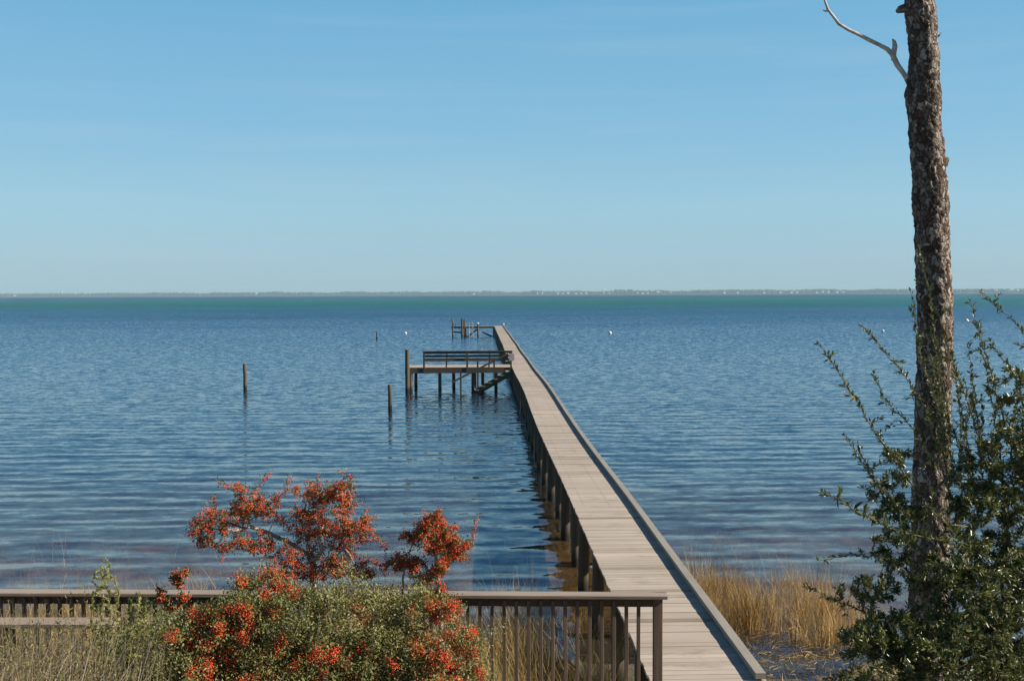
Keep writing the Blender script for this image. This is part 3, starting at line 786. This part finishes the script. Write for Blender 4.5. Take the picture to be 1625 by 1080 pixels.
# ---- pine trunk ----------------------------------------------------------
YT = 11.0
prof = [(-420, 1446, 42), (-200, 1452, 43), (-60, 1456, 44), (0, 1459, 45), (89, 1466, 44), (125, 1466, 47), (150, 1464, 51), (185, 1466.5, 48), (250, 1472, 49), (311, 1476, 51), (400, 1480, 51),
        (480, 1484, 52), (560, 1483, 52), (650, 1480.5, 53), (760, 1478, 55), (890, 1475, 57), (1000, 1472, 60), (1130, 1470, 68), (1215, 1470, 90)]
pb = P(1470, 1200, YT)
pine = thing('pine_tree', 'tall bare pine trunk with flaky bark and one dead branch on the right', 'tree', (pb.x, pb.y, gz(pb.x, pb.y)))
pys = np.array([p[0] for p in prof], float); pcx = np.array([p[1] for p in prof], float); pw = np.array([p[2] for p in prof], float)
NR, NSEG = 560, 72
V = np.zeros((NR, NSEG, 3))
for i in range(NR):
    py = -420 + (1215 + 420) * i / (NR - 1)
    c = P(float(np.interp(py, pys, pcx)), py, YT); r0 = float(np.interp(py, pys, pw)) / 2 / F * (YT * 1.06)
    r0 *= 1 + 0.05 * noise.noise(Vector((0, 0, c.z * 1.3)))
    for k in range(NSEG):
        a = 2 * math.pi * k / NSEG; q = Vector((math.cos(a), math.sin(a), 0))
        s_ = c + q * r0
        wv = s_ + noise.noise_vector(s_ * 7) * 0.06
        dd = noise.voronoi(Vector((wv.x * 19, wv.y * 19, wv.z * 10)))[0]
        plate = min(1, max(0, (dd[1] - dd[0]) * 2.6))
        lump = noise.noise(s_ * 4.5) * 0.012 + noise.noise(Vector((s_.x * 16, s_.y * 16, s_.z * 9))) * 0.010 + noise.noise(s_ * 38) * 0.004
        cellh = noise.cell(Vector((wv.x * 19, wv.y * 19, wv.z * 10))) * 0.006
        V[i, k] = s_ + q * (plate * 0.009 - 0.007 + lump + cellh)
o = (np.arange(NR - 1) * NSEG)[:, None]; kk = np.arange(NSEG)[None]; k2 = (kk + 1) % NSEG
Fq = np.stack([o + kk, o + NSEG + kk, o + NSEG + k2, o + k2], -1).reshape(-1, 4)
np_mesh('trunk', V.reshape(-1, 3), Fq, M['bark'], pine, True)
mb = MB()
mb.tube(pl([(1452, 139), (1443, 130), (1434, 117), (1424, 103), (1416, 86), (1408, 78), (1395, 71), (1380, 64), (1362, 55), (1345, 47), (1331, 38), (1322, 26), (1314, 16), (1309, 2), (1306, -14), (1309, -40)], YT - 0.05),
        [.030, .027, .025, .026, .028, .022, .019, .018, .017, .016, .015, .014, .013, .011, .009, .005], 10, jit=0.12, rnd=rnd)
mb.tube(pl([(1418, 96), (1418.5, 84), (1420, 74), (1419, 66), (1416, 62)], YT - 0.05), [.024, .029, .027, .018, .006], 9, jit=0.15, rnd=rnd)
mb.tube(pl([(1331, 38), (1336, 42), (1338, 38)], YT - 0.05), [.012, .010, .004], 6)
mb.tube(pl([(1314, 17), (1309, 18), (1306, 16)], YT - 0.05), [.012, .009, .004], 6)
mb.build('dead_branch', M['deadwood'], pine)
mb = MB()
mb.tube(pl([(1460, 146), (1449, 136), (1443, 130), (1439, 125)], YT - 0.05), [.07, .052, .040, .028], 10, jit=.12, rnd=rnd); mb.build('branch_collar', M['bark'], pine); mb = MB()
mb.tube(pl([(1446, 10), (1436, 14), (1427, 16), (1423, 19)], YT), [.06, .045, .036, .018], 10, jit=.15, rnd=rnd); mb.build('broken_stub', M['bark'], pine); mb = MB()
mb.tube(pl([(1488, 262), (1500, 258), (1505, 250)], YT - .05), [.06, .045, .015], 10, jit=.15, rnd=rnd); mb.build('broken_stub', M['bark'], pine); mb = MB()
mb.tube(pl([(1484, 60), (1490, 57), (1494, 52)], YT), [.014, .010, .004], 6); mb.build('broken_stub', M['bark'], pine); mb = MB()
mb.tube(pl([(1452, 334), (1449, 334)], YT), [.02, .008], 6); mb.build('broken_stub', M['bark'], pine); mb = MB()
mb.tube(pl([(1454, 359), (1450, 358)], YT), [.02, .008], 6)
mb.build('broken_stub', M['bark'], pine)

# ---- big dark shrub at the right ------------------------------------------
def make_shrub():
    b0 = np.array([4.05, 8.9, gz(4.05, 8.9) - 0.05])
    t = thing('large_shrub', 'large dark green evergreen shrub with long leafy sprays around the pine trunk', 'shrub', tuple(b0))
    s = Skel(21); rs_ = s.rs
    hubs = []
    for (px, py, Y) in ((1470, 1010, 8.7), (1540, 900, 8.9), (1600, 830, 9.1), (1580, 1000, 8.4), (1680, 860, 8.9), (1500, 860, 9.4), (1660, 1000, 8.6)):
        q = np.array(P(px, py, Y)); m = (b0 + q) / 2 + rs_.normal(size=3) * 0.12
        hubs.append(s.chain([b0 + rs_.normal(size=3) * [0.1, 0.1, 0], m, q], -1, 0.1, 0.015))
    sprays = [
        [(1500, 880, 8.9), (1460, 790, 8.7), (1425, 735, 8.6), (1385, 680, 8.5), (1345, 612, 8.4), (1318, 572, 8.4), (1297, 543, 8.4)],
        [(1500, 760, 8.8), (1470, 650, 8.7), (1435, 595, 8.6), (1402, 556, 8.5), (1368, 518, 8.5)],
        [(1530, 862, 8.0), (1470, 852, 7.8), (1420, 840, 7.6), (1370, 815, 7.5), (1330, 792, 7.45), (1303, 781, 7.45)],
        [(1490, 950, 8.8), (1440, 905, 8.7), (1400, 882, 8.6), (1350, 880, 8.6), (1300, 889, 8.6)],
        [(1490, 1010, 8.6), (1420, 985, 8.5), (1370, 970, 8.5), (1320, 950, 8.4), (1275, 930, 8.4)],
        [(1480, 900, 8.8), (1430, 830, 8.8), (1390, 770, 8.8), (1350, 705, 8.7), (1338, 690, 8.7)],
        [(1600, 860, 9.0), (1590, 740, 8.9), (1575, 640, 8.8), (1562, 570, 8.7), (1553, 512, 8.7)],
        [(1650, 860, 9.0), (1640, 700, 8.9), (1612, 600, 8.8), (1585, 560, 8.8), (1570, 540, 8.8)],
        [(1660, 700, 8.6), (1650, 580, 8.6), (1622, 525, 8.6), (1600, 500, 8.6), (1556, 463, 8.6)],
        [(1500, 700, 9.0), (1490, 600, 9.1), (1482, 520, 9.2), (1472, 450, 9.2), (1464, 415, 9.2), (1458, 392, 9.2)],
        [(1490, 650, 9.0), (1462, 575, 9.0), (1452, 520, 9.0), (1449, 480, 9.0), (1445, 462, 9.0)],
        [(1540, 800, 9.0), (1535, 700, 9.0), (1520, 620, 9.0), (1512, 560, 9.0)],
        [(1560, 760, 8.7), (1548, 650, 8.7), (1541, 580, 8.7), (1538, 545, 8.7)],
        [(1680, 760, 9.2), (1668, 640, 9.2), (1650, 540, 9.2), (1640, 490, 9.2)],
        [(1500, 1060, 8.3), (1430, 1040, 8.2), (1370, 1030, 8.2), (1330, 1000, 8.2)],
        [(1460, 840, 8.6), (1420, 800, 8.6), (1380, 745, 8.6), (1365, 720, 8.6)],
        [(1475, 720, 8.7), (1440, 670, 8.7), (1400, 630, 8.7), (1385, 590, 8.7)],
        [(1480, 1100, 8.2), (1410, 1085, 8.1), (1350, 1070, 8.1), (1310, 1078, 8.1)],
    ]
    for k in range(26):
        x0 = rs_.uniform(1505, 1680); y0 = rs_.uniform(700, 840); hgt = rs_.uniform(90, 240); Yk = rs_.uniform(8.5, 9.3); ln = rs_.uniform(-.45, .25)
        sprays.append([(x0, y0, Yk), (x0 + ln * hgt * .35, y0 - hgt * .4, Yk), (x0 + ln * hgt, y0 - hgt, Yk + rs_.uniform(-.1, .1))])
    spr0 = len(s.p); ends = []
    for c in sprays:
        q = pl(c, 8.7); par = s.near(q[0])
        a_ = len(s.p); s.chain(q, par, 0.06, 0.006); ends.append((a_, len(s.p)))
    tips = []
    for a_, b_ in ends:                        # short side shoots on the sprays
        for i in range(a_ + 4, b_ - 2, 2):
            if rs_.rand() < 0.75:
                f = 1 - (i - a_) / (b_ - a_)
                d = rs_.normal(size=3) * [1, .8, .8] + np.array([-.25, 0, .35]); d = d / np.linalg.norm(d)
                tips.append(s.p[i] + d * (0.07 + 0.26 * f * rs_.rand()))
    s.reach(tips, 0.05, 0.006)
    len_spr = len(s.p)
    blobs = [(1585, 815, 80, 80, 8.9, .55, 60), (1540, 780, 45, 60, 8.9, .4, 22), (1610, 700, 60, 80, 8.9, .5, 34), (1480, 920, 75, 50, 8.7, .45, 22), (1415, 870, 40, 35, 8.7, .3, 16),
             (1560, 930, 120, 80, 8.6, .6, 100), (1440, 1010, 90, 45, 8.5, .45, 60), (1390, 1020, 65, 45, 8.3, .3, 36), (1560, 1040, 130, 70, 8.3, .5, 90), (1690, 820, 80, 200, 8.9, .6, 110),
             (1700, 1020, 80, 100, 8.5, .6, 60), (1425, 800, 45, 50, 8.8, .3, 22), (1610, 610, 40, 40, 8.8, .35, 7), (1430, 1090, 110, 45, 8.1, .4, 50), (1600, 950, 90, 80, 8.9, .5, 45), (1650, 770, 60, 90, 9.1, .5, 30), (1540, 1060, 130, 60, 8.0, .4, 50), (1380, 935, 50, 25, 8.5, .2, 14), (1425, 735, 30, 30, 8.7, .3, 7)]
    s.reach(blob_targets([b_[:6] + (int(b_[6] * 2.2),) for b_ in blobs], rs_), 0.07, 0.012)
    s.radii(0.0022, 2.5)
    s.wood('branches', M['darktwig'], t, 5, 0.05)
    n1 = 86000
    sp_end = len_spr
    p, d = s.along(n1, 0.0048, lo=sp_end)
    p2, d2 = s.along(9500, 0.009, lo=spr0, hi=sp_end)
    def put(p, d, lo, hi, nm):
        n = len(p)
        dd = d * 0.9 + rs_.normal(size=(n, 3)) * 0.65 + np.array([0.05, 0, 0.25])
        L = rs_.uniform(lo, hi, n)
        if nm == 'foliage': p = p + rs_.normal(size=p.shape) * np.where(np.arange(n) < n1, .014, .004)[:, None]
        leaf_mesh(nm, p, dd, L, L * rs_.uniform(.30, .40, n), M['shrubleaf'], t, rs_)
    put(np.concatenate([p, p2]), np.concatenate([d, d2]), 0.026, 0.050, 'foliage')
    # the near spray with its few big leaves
    q = np.array([s.p[i] for i in range(ends[2][0] + 6, ends[2][1])]); dq = np.array([s.p[i] - s.p[i - 1] for i in range(ends[2][0] + 6, ends[2][1])])
    put(np.repeat(q, 2, 0), np.repeat(dq, 2, 0), 0.05, 0.09, 'large_leaves')
    return t
make_shrub()

# ---- yaupon hollies with red berries ---------------------------------------
def holly(name, label, base, limbs, blobs, n_leaf, n_clump, leaf, seed, berry_only=None, bark='bole', tip=0.0016, lmat='crownleaf', rthin=0.004, per=7, spread=0.010, mult=1, jl=0.012, ragged=False, grow=1.0):
    t = thing(name, label, 'shrub', tuple(base)); s = Skel(seed); rs_ = s.rs
    first = True
    for c, Y in limbs:
        q = pl(c, Y)
        if first: s.chain([np.array(base)] + q, -1, 0.06, 0.006); first = False
        else: s.chain(q, s.near(q[0]), 0.06, 0.008)
    T = blob_targets([(b_[0], b_[1], b_[2] * grow, b_[3] * grow) + b_[4:6] + (int(b_[6] * mult),) for b_ in blobs], rs_)
    if ragged:      # hollows between the boughs, and long bare shoots that stick out past the leaves
        T = [q for q in T if noise.noise(Vector(q) * 3.2) + .45 * noise.noise(Vector(q) * 8) > -.34]
    s.reach(T, 0.055, 0.012)
    n_in = len(s.p)
    if ragged:
        sh = []
        for q in T[::9]: sh.append(np.array(q) + np.array([rs_.normal() * .12 - .03, -.05 + rs_.normal() * .06, abs(rs_.normal()) * .09 + .02]))
        s.reach(sh, 0.055, 0.008)
    s.radii(tip, 2.3)
    s.wood('branches', M[bark], t, 5, 0.03)
    p, d = s.along(n_leaf, rthin)
    L = rs_.uniform(leaf * .7, leaf * 1.3, n_leaf)
    leaf_mesh('foliage', p + rs_.normal(size=p.shape) * jl, d * .5 + rs_.normal(size=p.shape) * .8 + [0, 0, .2], L, L * rs_.uniform(.42, .6, n_leaf), M[lmat], t, rs_)
    if n_clump:
        p, d = s.along(n_clump, rthin, berry_only)
        q = np.repeat(p, per, 0) + np.repeat(d, per, 0) * rs_.uniform(-.035, .035, (n_clump * per, 1)) + rs_.normal(size=(n_clump * per, 3)) * spread
        ball_mesh('berries', q, rs_.uniform(.0042, .0062, len(q)), M['berry'], t)
    return t, s
YH = 9.7
bx = P(500, 1080, YH)
holly('berry_tree', 'spreading holly with pale crooked limbs and red berries rising above the railing', (bx.x, YH, gz(bx.x, YH)),
      [([(502, 1000), (499, 945), (497, 905), (496, 884)], YH), ([(496, 884), (478, 872), (458, 860), (426, 845), (412, 840), (399, 836), (385, 838, 9.6), (365, 840, 9.5), (330, 838, 9.5)], YH),
       ([(399, 836), (394, 826), (388, 815), (398, 795, 9.8), (408, 775, 9.8), (420, 758, 9.8), (429, 751, 9.8)], YH),
       ([(496, 884), (490, 868), (487, 854), (481, 838), (478, 825), (486, 800), (490, 780), (489, 762)], 9.85),
       ([(499, 890), (512, 870), (507, 840), (512, 810), (520, 785), (540, 772), (560, 772)], 9.6),
       ([(500, 900), (515, 896), (527, 893), (533, 880), (535, 870)], 9.6), ([(527, 893), (546, 868), (556, 858), (567, 850)], 9.55), ([(546, 868), (565, 858), (581, 855), (596, 855)], 9.5),
       ([(546, 868), (555, 880), (562, 895)], 9.5), ([(520, 830), (550, 838), (575, 830), (596, 819)], 9.7), ([(385, 838, 9.6), (355, 828), (338, 820), (328, 806)], 9.6), ([(330, 838, 9.5), (305, 845), (290, 847)], 9.5)],
      [(335, 838, 32, 16, 9.55, .16, 26), (350, 820, 40, 14, 9.6, .2, 22), (392, 805, 28, 20, 9.7, .2, 24), (385, 780, 14, 14, 9.75, .08, 7), (408, 803, 35, 16, 9.7, .2, 24), (440, 812, 34, 18, 9.75, .22, 30),
       (370, 862, 50, 14, 9.55, .18, 26), (420, 865, 40, 14, 9.6, .18, 16), (320, 860, 18, 8, 9.5, .08, 6), (470, 820, 34, 20, 9.8, .22, 30), (500, 785, 34, 18, 9.8, .2, 28), (535, 785, 26, 18, 9.7, .2, 26),
       (522, 802, 36, 18, 9.7, .22, 30), (548, 773, 14, 6, 9.6, .06, 8), (510, 830, 50, 22, 9.7, .25, 40), (545, 845, 40, 24, 9.65, .22, 34), (565, 838, 24, 14, 9.6, .15, 16), (586, 828, 12, 10, 9.6, .06, 5),
       (450, 885, 30, 14, 9.6, .15, 12), (480, 905, 50, 16, 9.65, .2, 30), (540, 885, 40, 20, 9.6, .2, 26), (550, 910, 50, 14, 9.5, .2, 24), (430, 915, 30, 12, 9.4, .15, 12), (590, 900, 30, 12, 9.6, .15, 10), (492, 860, 26, 22, 9.75, .15, 16)],
      13000, 3200, 0.021, 31, rthin=.0036, per=5, spread=.012, mult=2.4, tip=.0019, jl=.022, grow=1.15, ragged=True)
bx = P(700, 1080, 9.4)
holly('berry_shrub', 'small upright holly with a dense round head of red berries beside the pier', (bx.x, 9.4, gz(bx.x, 9.4)),
      [([(700, 1000), (699, 950), (695, 915), (692, 890), (690, 865), (690, 840)], 9.4), ([(640, 950), (642, 905), (648, 880), (655, 862)], 9.45)],
      [(690, 850, 36, 24, 9.4, .18, 60), (712, 868, 26, 14, 9.4, .14, 26), (690, 828, 16, 12, 9.4, .08, 14), (660, 850, 22, 12, 9.4, .1, 14), (735, 866, 14, 6, 9.4, .05, 5), (700, 912, 14, 22, 9.35, .08, 22), (702, 935, 14, 10, 9.3, .06, 14),
       (640, 893, 14, 12, 9.45, .1, 12), (660, 893, 14, 8, 9.45, .1, 8), (625, 895, 20, 8, 9.5, .1, 8), (722, 885, 24, 7, 9.4, .1, 12), (672, 915, 22, 16, 9.4, .12, 16), (690, 945, 24, 12, 9.3, .1, 14)],
      6500, 1900, 0.021, 37, rthin=.0036, per=5, spread=.012, mult=2.5, tip=.0019, jl=.022, grow=1.15, ragged=True)
bx = P(520, 1250, 8.9)
bl = []
for px in range(290, 741, 30):
    top = float(np.interp(px, [270, 330, 380, 450, 540, 640, 700, 735, 760], [985, 955, 938, 938, 930, 932, 938, 970, 1050]))
    for py in range(int(top) + 18, 1130, 28):
        bl.append((px, py, 22, 20, 9.15 - 0.5 * (py - 930) / 200, .33, 11))
bl += [(262, 1010, 20, 30, 8.8, .2, 10), (262, 1070, 30, 40, 8.7, .3, 20), (755, 1080, 16, 40, 8.7, .2, 16), (390, 925, 24, 9, 9.2, .1, 10), (450, 928, 24, 9, 9.2, .1, 8)]
_rn = np.random.RandomState(3)
def fg_berry(p):
    # heavy fruit at the left and right sides of the bush, little in the middle
    f = p[1]; u = p[0] / f - 0
    u = (u - 0.029) * F + 812.5; v = 466 + (CAM_Z - p[2]) / f * F
    k = max(math.exp(-((u - 350) / 80) ** 2) * (v > 958), math.exp(-((u - 700) / 50) ** 2) * (v > 960), 0.30 * (v > 1030), 0.9 * (v < 945) * (u < 470), 0.05)
    return _rn.rand() < k * max(0, 0.45 + 1.1 * noise.noise(Vector(p) * 8.0))
holly('holly_bush', 'broad green holly bush speckled with red berries in front of the railing', (bx.x, 8.9, gz(bx.x, 8.9)),
      [([(520, 1160), (480, 1080), (440, 1020), (380, 990)], 8.95), ([(520, 1160), (530, 1080), (540, 1010), (545, 960)], 9.0), ([(520, 1160), (590, 1090), (640, 1020), (690, 985)], 9.0), ([(500, 1120), (400, 1100), (320, 1070), (290, 1030)], 8.8), ([(600, 1090), (690, 1080), (730, 1060)], 8.8)],
      bl, 90000, 6800, 0.023, 41, fg_berry, 'bole', 0.0016, 'hollyleaf', 0.0050, 7, 0.024, 1.6, 0.04, True)
bx = P(315, 1150, 9.0)
holly('holly_sapling', 'slim holly sapling with forked pale stem and sprigs of red berries at the left', (bx.x, 9.0, gz(bx.x, 9.0)),
      [([(312, 1060), (304, 1012), (293, 990), (284, 975), (283, 955), (284, 930), (287, 905)], 9.0), ([(284, 975), (272, 966), (260, 950), (250, 932)], 9.0), ([(284, 960), (294, 950), (302, 944)], 9.0)],
      [(256, 945, 8, 10, 9.0, .05, 8), (266, 960, 10, 12, 9.0, .06, 10), (290, 948, 12, 6, 9.0, .05, 6), (285, 912, 22, 8, 9.0, .1, 14), (280, 925, 10, 8, 9.0, .06, 6)],
      900, 150, 0.026, 43, None, 'bole', 0.0016, 'shrubleaf', 0.004, 7, 0.01)

# ---- feathery green shrubs and dry weeds at the left -------------------------
def feathery(label, px, Y, top, wpx, n, seed):
    b_ = P(px, 1200, Y); z0 = gz(b_.x, Y)
    t = thing('feathery_shrub', label, 'shrub', (b_.x, Y, z0), 'feathery green shrubs at the left'); s = Skel(seed); rs_ = s.rs
    base = np.array([b_.x, Y, z0])
    for k in range(5):
        s.chain([base + rs_.normal(size=3) * [.05, .05, 0], np.array(P(px + rs_.uniform(-.4, .4) * wpx, 1080, Y)), np.array(P(px + rs_.uniform(-.6, .6) * wpx, top + rs_.uniform(0.2, .6) * (1080 - top), Y + rs_.uniform(-.15, .15)))], -1, 0.08, 0.01)
    bl_ = [(px, top + (1090 - top) * f, wpx * (0.35 + .75 * f), (1090 - top) * .16, Y, .22, 34) for f in (.12, .3, .5, .7, .9)]
    s.reach(blob_targets(bl_, rs_), 0.06, 0.012); s.radii(.0016, 2.4); s.wood('stems', M['drystem'], t, 4, .02)
    p, d = s.along(n, .004); L = rs_.uniform(.014, .034, n)
    leaf_mesh('foliage', p, d + rs_.normal(size=p.shape) * .5 + [0, 0, .25], L, L * .26, M['greenleaf'], t, rs_)
feathery('feathery pale green shrub poking above the railing at the far left', 165, 10.4, 890, 46, 9000, 51)
feathery('low feathery green shrub beside the holly sapling, below the railing', 222, 9.6, 940, 44, 9000, 52)
feathery('sparse green shrub at the bottom left between the dry weeds and holly', 205, 8.8, 995, 60, 9000, 53)

def blades(name, base, top, wd, bend, mat_, rs_, parent=None, nseg=4):
    n = len(base); side = unit(np.cross(top - base, rs_.normal(size=(n, 3))))
    V = np.zeros((n, nseg + 1, 2, 3))
    for k in range(nseg + 1):
        f = k / nseg
        c = base + (top - base) * f + bend * (f * f - f) [..., None] if False else base + (top - base) * f + bend * (f * f)
        w_ = wd[:, None] * (1 - 0.85 * f)
        V[:, k, 0] = c - side * w_ / 2; V[:, k, 1] = c + side * w_ / 2
    o = (np.arange(n) * (nseg + 1) * 2)[:, None, None]; kk = (np.arange(nseg) * 2)[None, :, None]
    Fq = (o + kk + np.array([0, 1, 3, 2])[None, None]).reshape(-1, 4)
    return np_mesh(name, V.reshape(-1, 3), Fq, mat_, parent)

rw = np.random.RandomState(77)
n = 5200
x = rw.uniform(-6.6, -2.55, n); y = rw.uniform(7.3, 10.75, n)
topy = np.where(rw.rand(n) < .93, rw.uniform(990, 1090, n), rw.uniform(945, 990, n))
u = 812.5 + (x / y - 0.029) * F
topy = topy + np.clip((u - 190) * 0.25, 0, 30)
zt = CAM_Z - (topy - 468) / F * y
zb = np.array([gz(a, b) for a, b in zip(x, y)])
zt = np.maximum(zt, zb + .35)
base = np.stack([x, y, zb], 1); lean = rw.normal(size=(n, 3)) * [.16, .12, 0] + [.10, 0, 0]
top = np.stack([x, y, zt], 1) + lean
o = blades('dry_weeds', base, top, rw.uniform(.004, .009, n), rw.normal(size=(n, 3)) * [.12, .08, .03], M['drystem'], rw)
tag(o, 'tangle of dry straw coloured weed stems at the bottom left', 'weeds', kind='stuff')
k = rw.choice(n, 62000); f = 1 - rw.rand(len(k)) ** 1.6 * .75
p = base[k] + (top[k] - base[k]) * f[:, None] + rw.normal(size=(len(k), 3)) * .03
L = rw.uniform(.014, .046, len(k))
o = leaf_mesh('weed_leaves', p, rw.normal(size=p.shape) + [0.1, 0, .7], L, L * rw.uniform(.16, .34, len(k)), M['weedleaf'], None, rw)
tag(o, 'small olive leaves of the weeds at the bottom left', 'weeds', kind='stuff')

nc = 300
cy_ = rw.uniform(7.3, 9.2, nc); cu = rw.uniform(-60, 260, nc); cv_ = rw.uniform(990, 1090, nc)
top = np.array([P(a, b, c) for a, b, c in zip(cu, cv_, cy_)])
base = top - np.stack([rw.uniform(.05, .8, nc), rw.normal(size=nc) * .12, rw.uniform(.3, .9, nc)], 1)
M['cane'] = leafmat('pale_dead_cane', [(0.0, (0.25, 0.20, 0.13)), (1.0, (0.50, 0.44, 0.33))], 0.7, 0.2, 0.0)
o = blades('dead_canes', base, top, rw.uniform(.008, .013, nc), rw.normal(size=(nc, 3)) * .06, M['cane'], rw)
tag(o, 'pale dead canes leaning to the right among the weeds at the bottom left', 'weeds', kind='stuff')
# ---- marsh grass -------------------------------------------------------------
def grass(name, label, n, xs_, ys_, hfun, keep, seed, mat_='marsh', wlo=.004, whi=.010, leanx=.0):
    rg = np.random.RandomState(seed)
    x = rg.uniform(*xs_, n); y = rg.uniform(*ys_, n)
    m = np.array([keep(a, b, rg.rand()) for a, b in zip(x, y)]); x = x[m]; y = y[m]; n = len(x)
    zb = np.array([gz(a, b) for a, b in zip(x, y)]); h = np.array([hfun(a, b) for a, b in zip(x, y)]) * rg.uniform(.6, 1.15, n)
    base = np.stack([x, y, zb - .02], 1)
    top = np.stack([x, y, np.maximum(zb, 0) + h], 1) + rg.normal(size=(n, 3)) * [.30, .22, .0] * h[:, None] + np.array([leanx, 0, 0]) * h[:, None]
    o = blades(name, base, top, rg.uniform(wlo, whi, n), rg.normal(size=(n, 3)) * (np.array([.18, .14, .05]) * h[:, None]), M[mat_], rg)
    return tag(o, label, 'grass', kind='stuff')
def clump(a, b, s=0.9, off=0): return noise.noise(Vector((a * s, b * s, 5.5 + off)))
def keep_r(a, b, r):
    if a < XR + .12: return False
    # a rounded bed that ends at the puddle in front and thins into the open water behind and to the right
    f = 17.5 + .3 * math.sin(a * 2.1) + 1.1 * clump(a, 3.0, 1.3) - .6 * (a < 4.0)
    k = min(1, max(0, (b - f) / .25)) * min(1, max(0, (23.2 - .45 * (a - 3.3) - b) / 2.2)) * min(1, max(0, (6.9 - a) / .7))
    return r < k * (0.55 + clump(a, b, 1.3) * 1.0 + clump(a, b, 4.0) * .8)
grass('marsh_grass', 'bed of golden dry marsh grass right of the pier', 24000, (3.2, 7.2), (17.4, 23.5), lambda a, b: .44 + .5 * clump(a, b, 1.1) + .35 * clump(a, b, 3.1), keep_r, 91, 'marsh', .006, .013)
def keep_l(a, b, r):
    if XL - .1 < a: return False
    lim = shore_y(a) + .7 + .5 * clump(a, b, .6)
    k = min(1, max(0, (lim - b) / 1.6))
    return r < k * (0.6 + clump(a, b, .8) * 1.3)
grass('shore_grass', 'tall dry grass along the shore behind the railing', 26000, (-12.5, 1.9), (11.5, 23.2), lambda a, b: .55 + .3 * clump(a, b, .7) + (.35 if b < 16 else 0), keep_l, 92)
grass('reed_stalks', 'thin scattered reed stalks standing in the shallow water', 420, (-12, 9), (20.5, 24.0), lambda a, b: .75 + .3 * clump(a, b), lambda a, b, r: not (XL - .1 < a < XR + .1) and r < .5 + clump(a, b, .7), 93, 'drystem', .004, .007)
grass('low_grass', 'short yellow green grass on the bank by the puddle', 6000, (2.6, 8.5), (12.6, 17.0), lambda a, b: .16 + .12 * clump(a, b), lambda a, b, r: a > XR + .1 and r < .5 + clump(a, b, 1.2) and b < 16.5, 94, 'weedleaf', .005, .011)
grass('bank_grass', 'green grass at the foot of the railing', 5000, (-3.2, 1.85), (11.4, 15.5), lambda a, b: .45 + .2 * clump(a, b), lambda a, b, r: r < .35 + 1.4 * clump(a, b, .9), 95, 'greenleaf', .006, .012)
grass('tall_grass', 'tall golden grass crowded behind the balusters beside the pier', 9500, (-2.8, 1.85), (12.4, 19.0), lambda a, b: .75 + .5 * clump(a, b, 1.0), lambda a, b, r: r < .45 + 1.3 * clump(a, b, 1.1), 96)
rl = np.random.RandomState(99); nl = 1500
bx_ = rl.uniform(3.3, 7.0, nl); by_ = rl.uniform(15.6, 18.4, nl)
base = np.stack([bx_, by_, np.maximum(0, np.array([gz(a, b) for a, b in zip(bx_, by_)])) + .006], 1); an = rl.uniform(0, 6.283, nl); ln = rl.uniform(.04, .28, nl)
top = base + np.stack([np.cos(an) * ln, np.sin(an) * ln, rl.uniform(0, .05, nl)], 1)
o = blades('reed_litter', base, top, rl.uniform(.006, .014, nl), rl.normal(size=(nl, 3)) * [.02, .02, .004], M['marsh'], rl)
tag(o, 'broken reed litter floating on the puddle beside the pier', 'reed litter', kind='stuff')
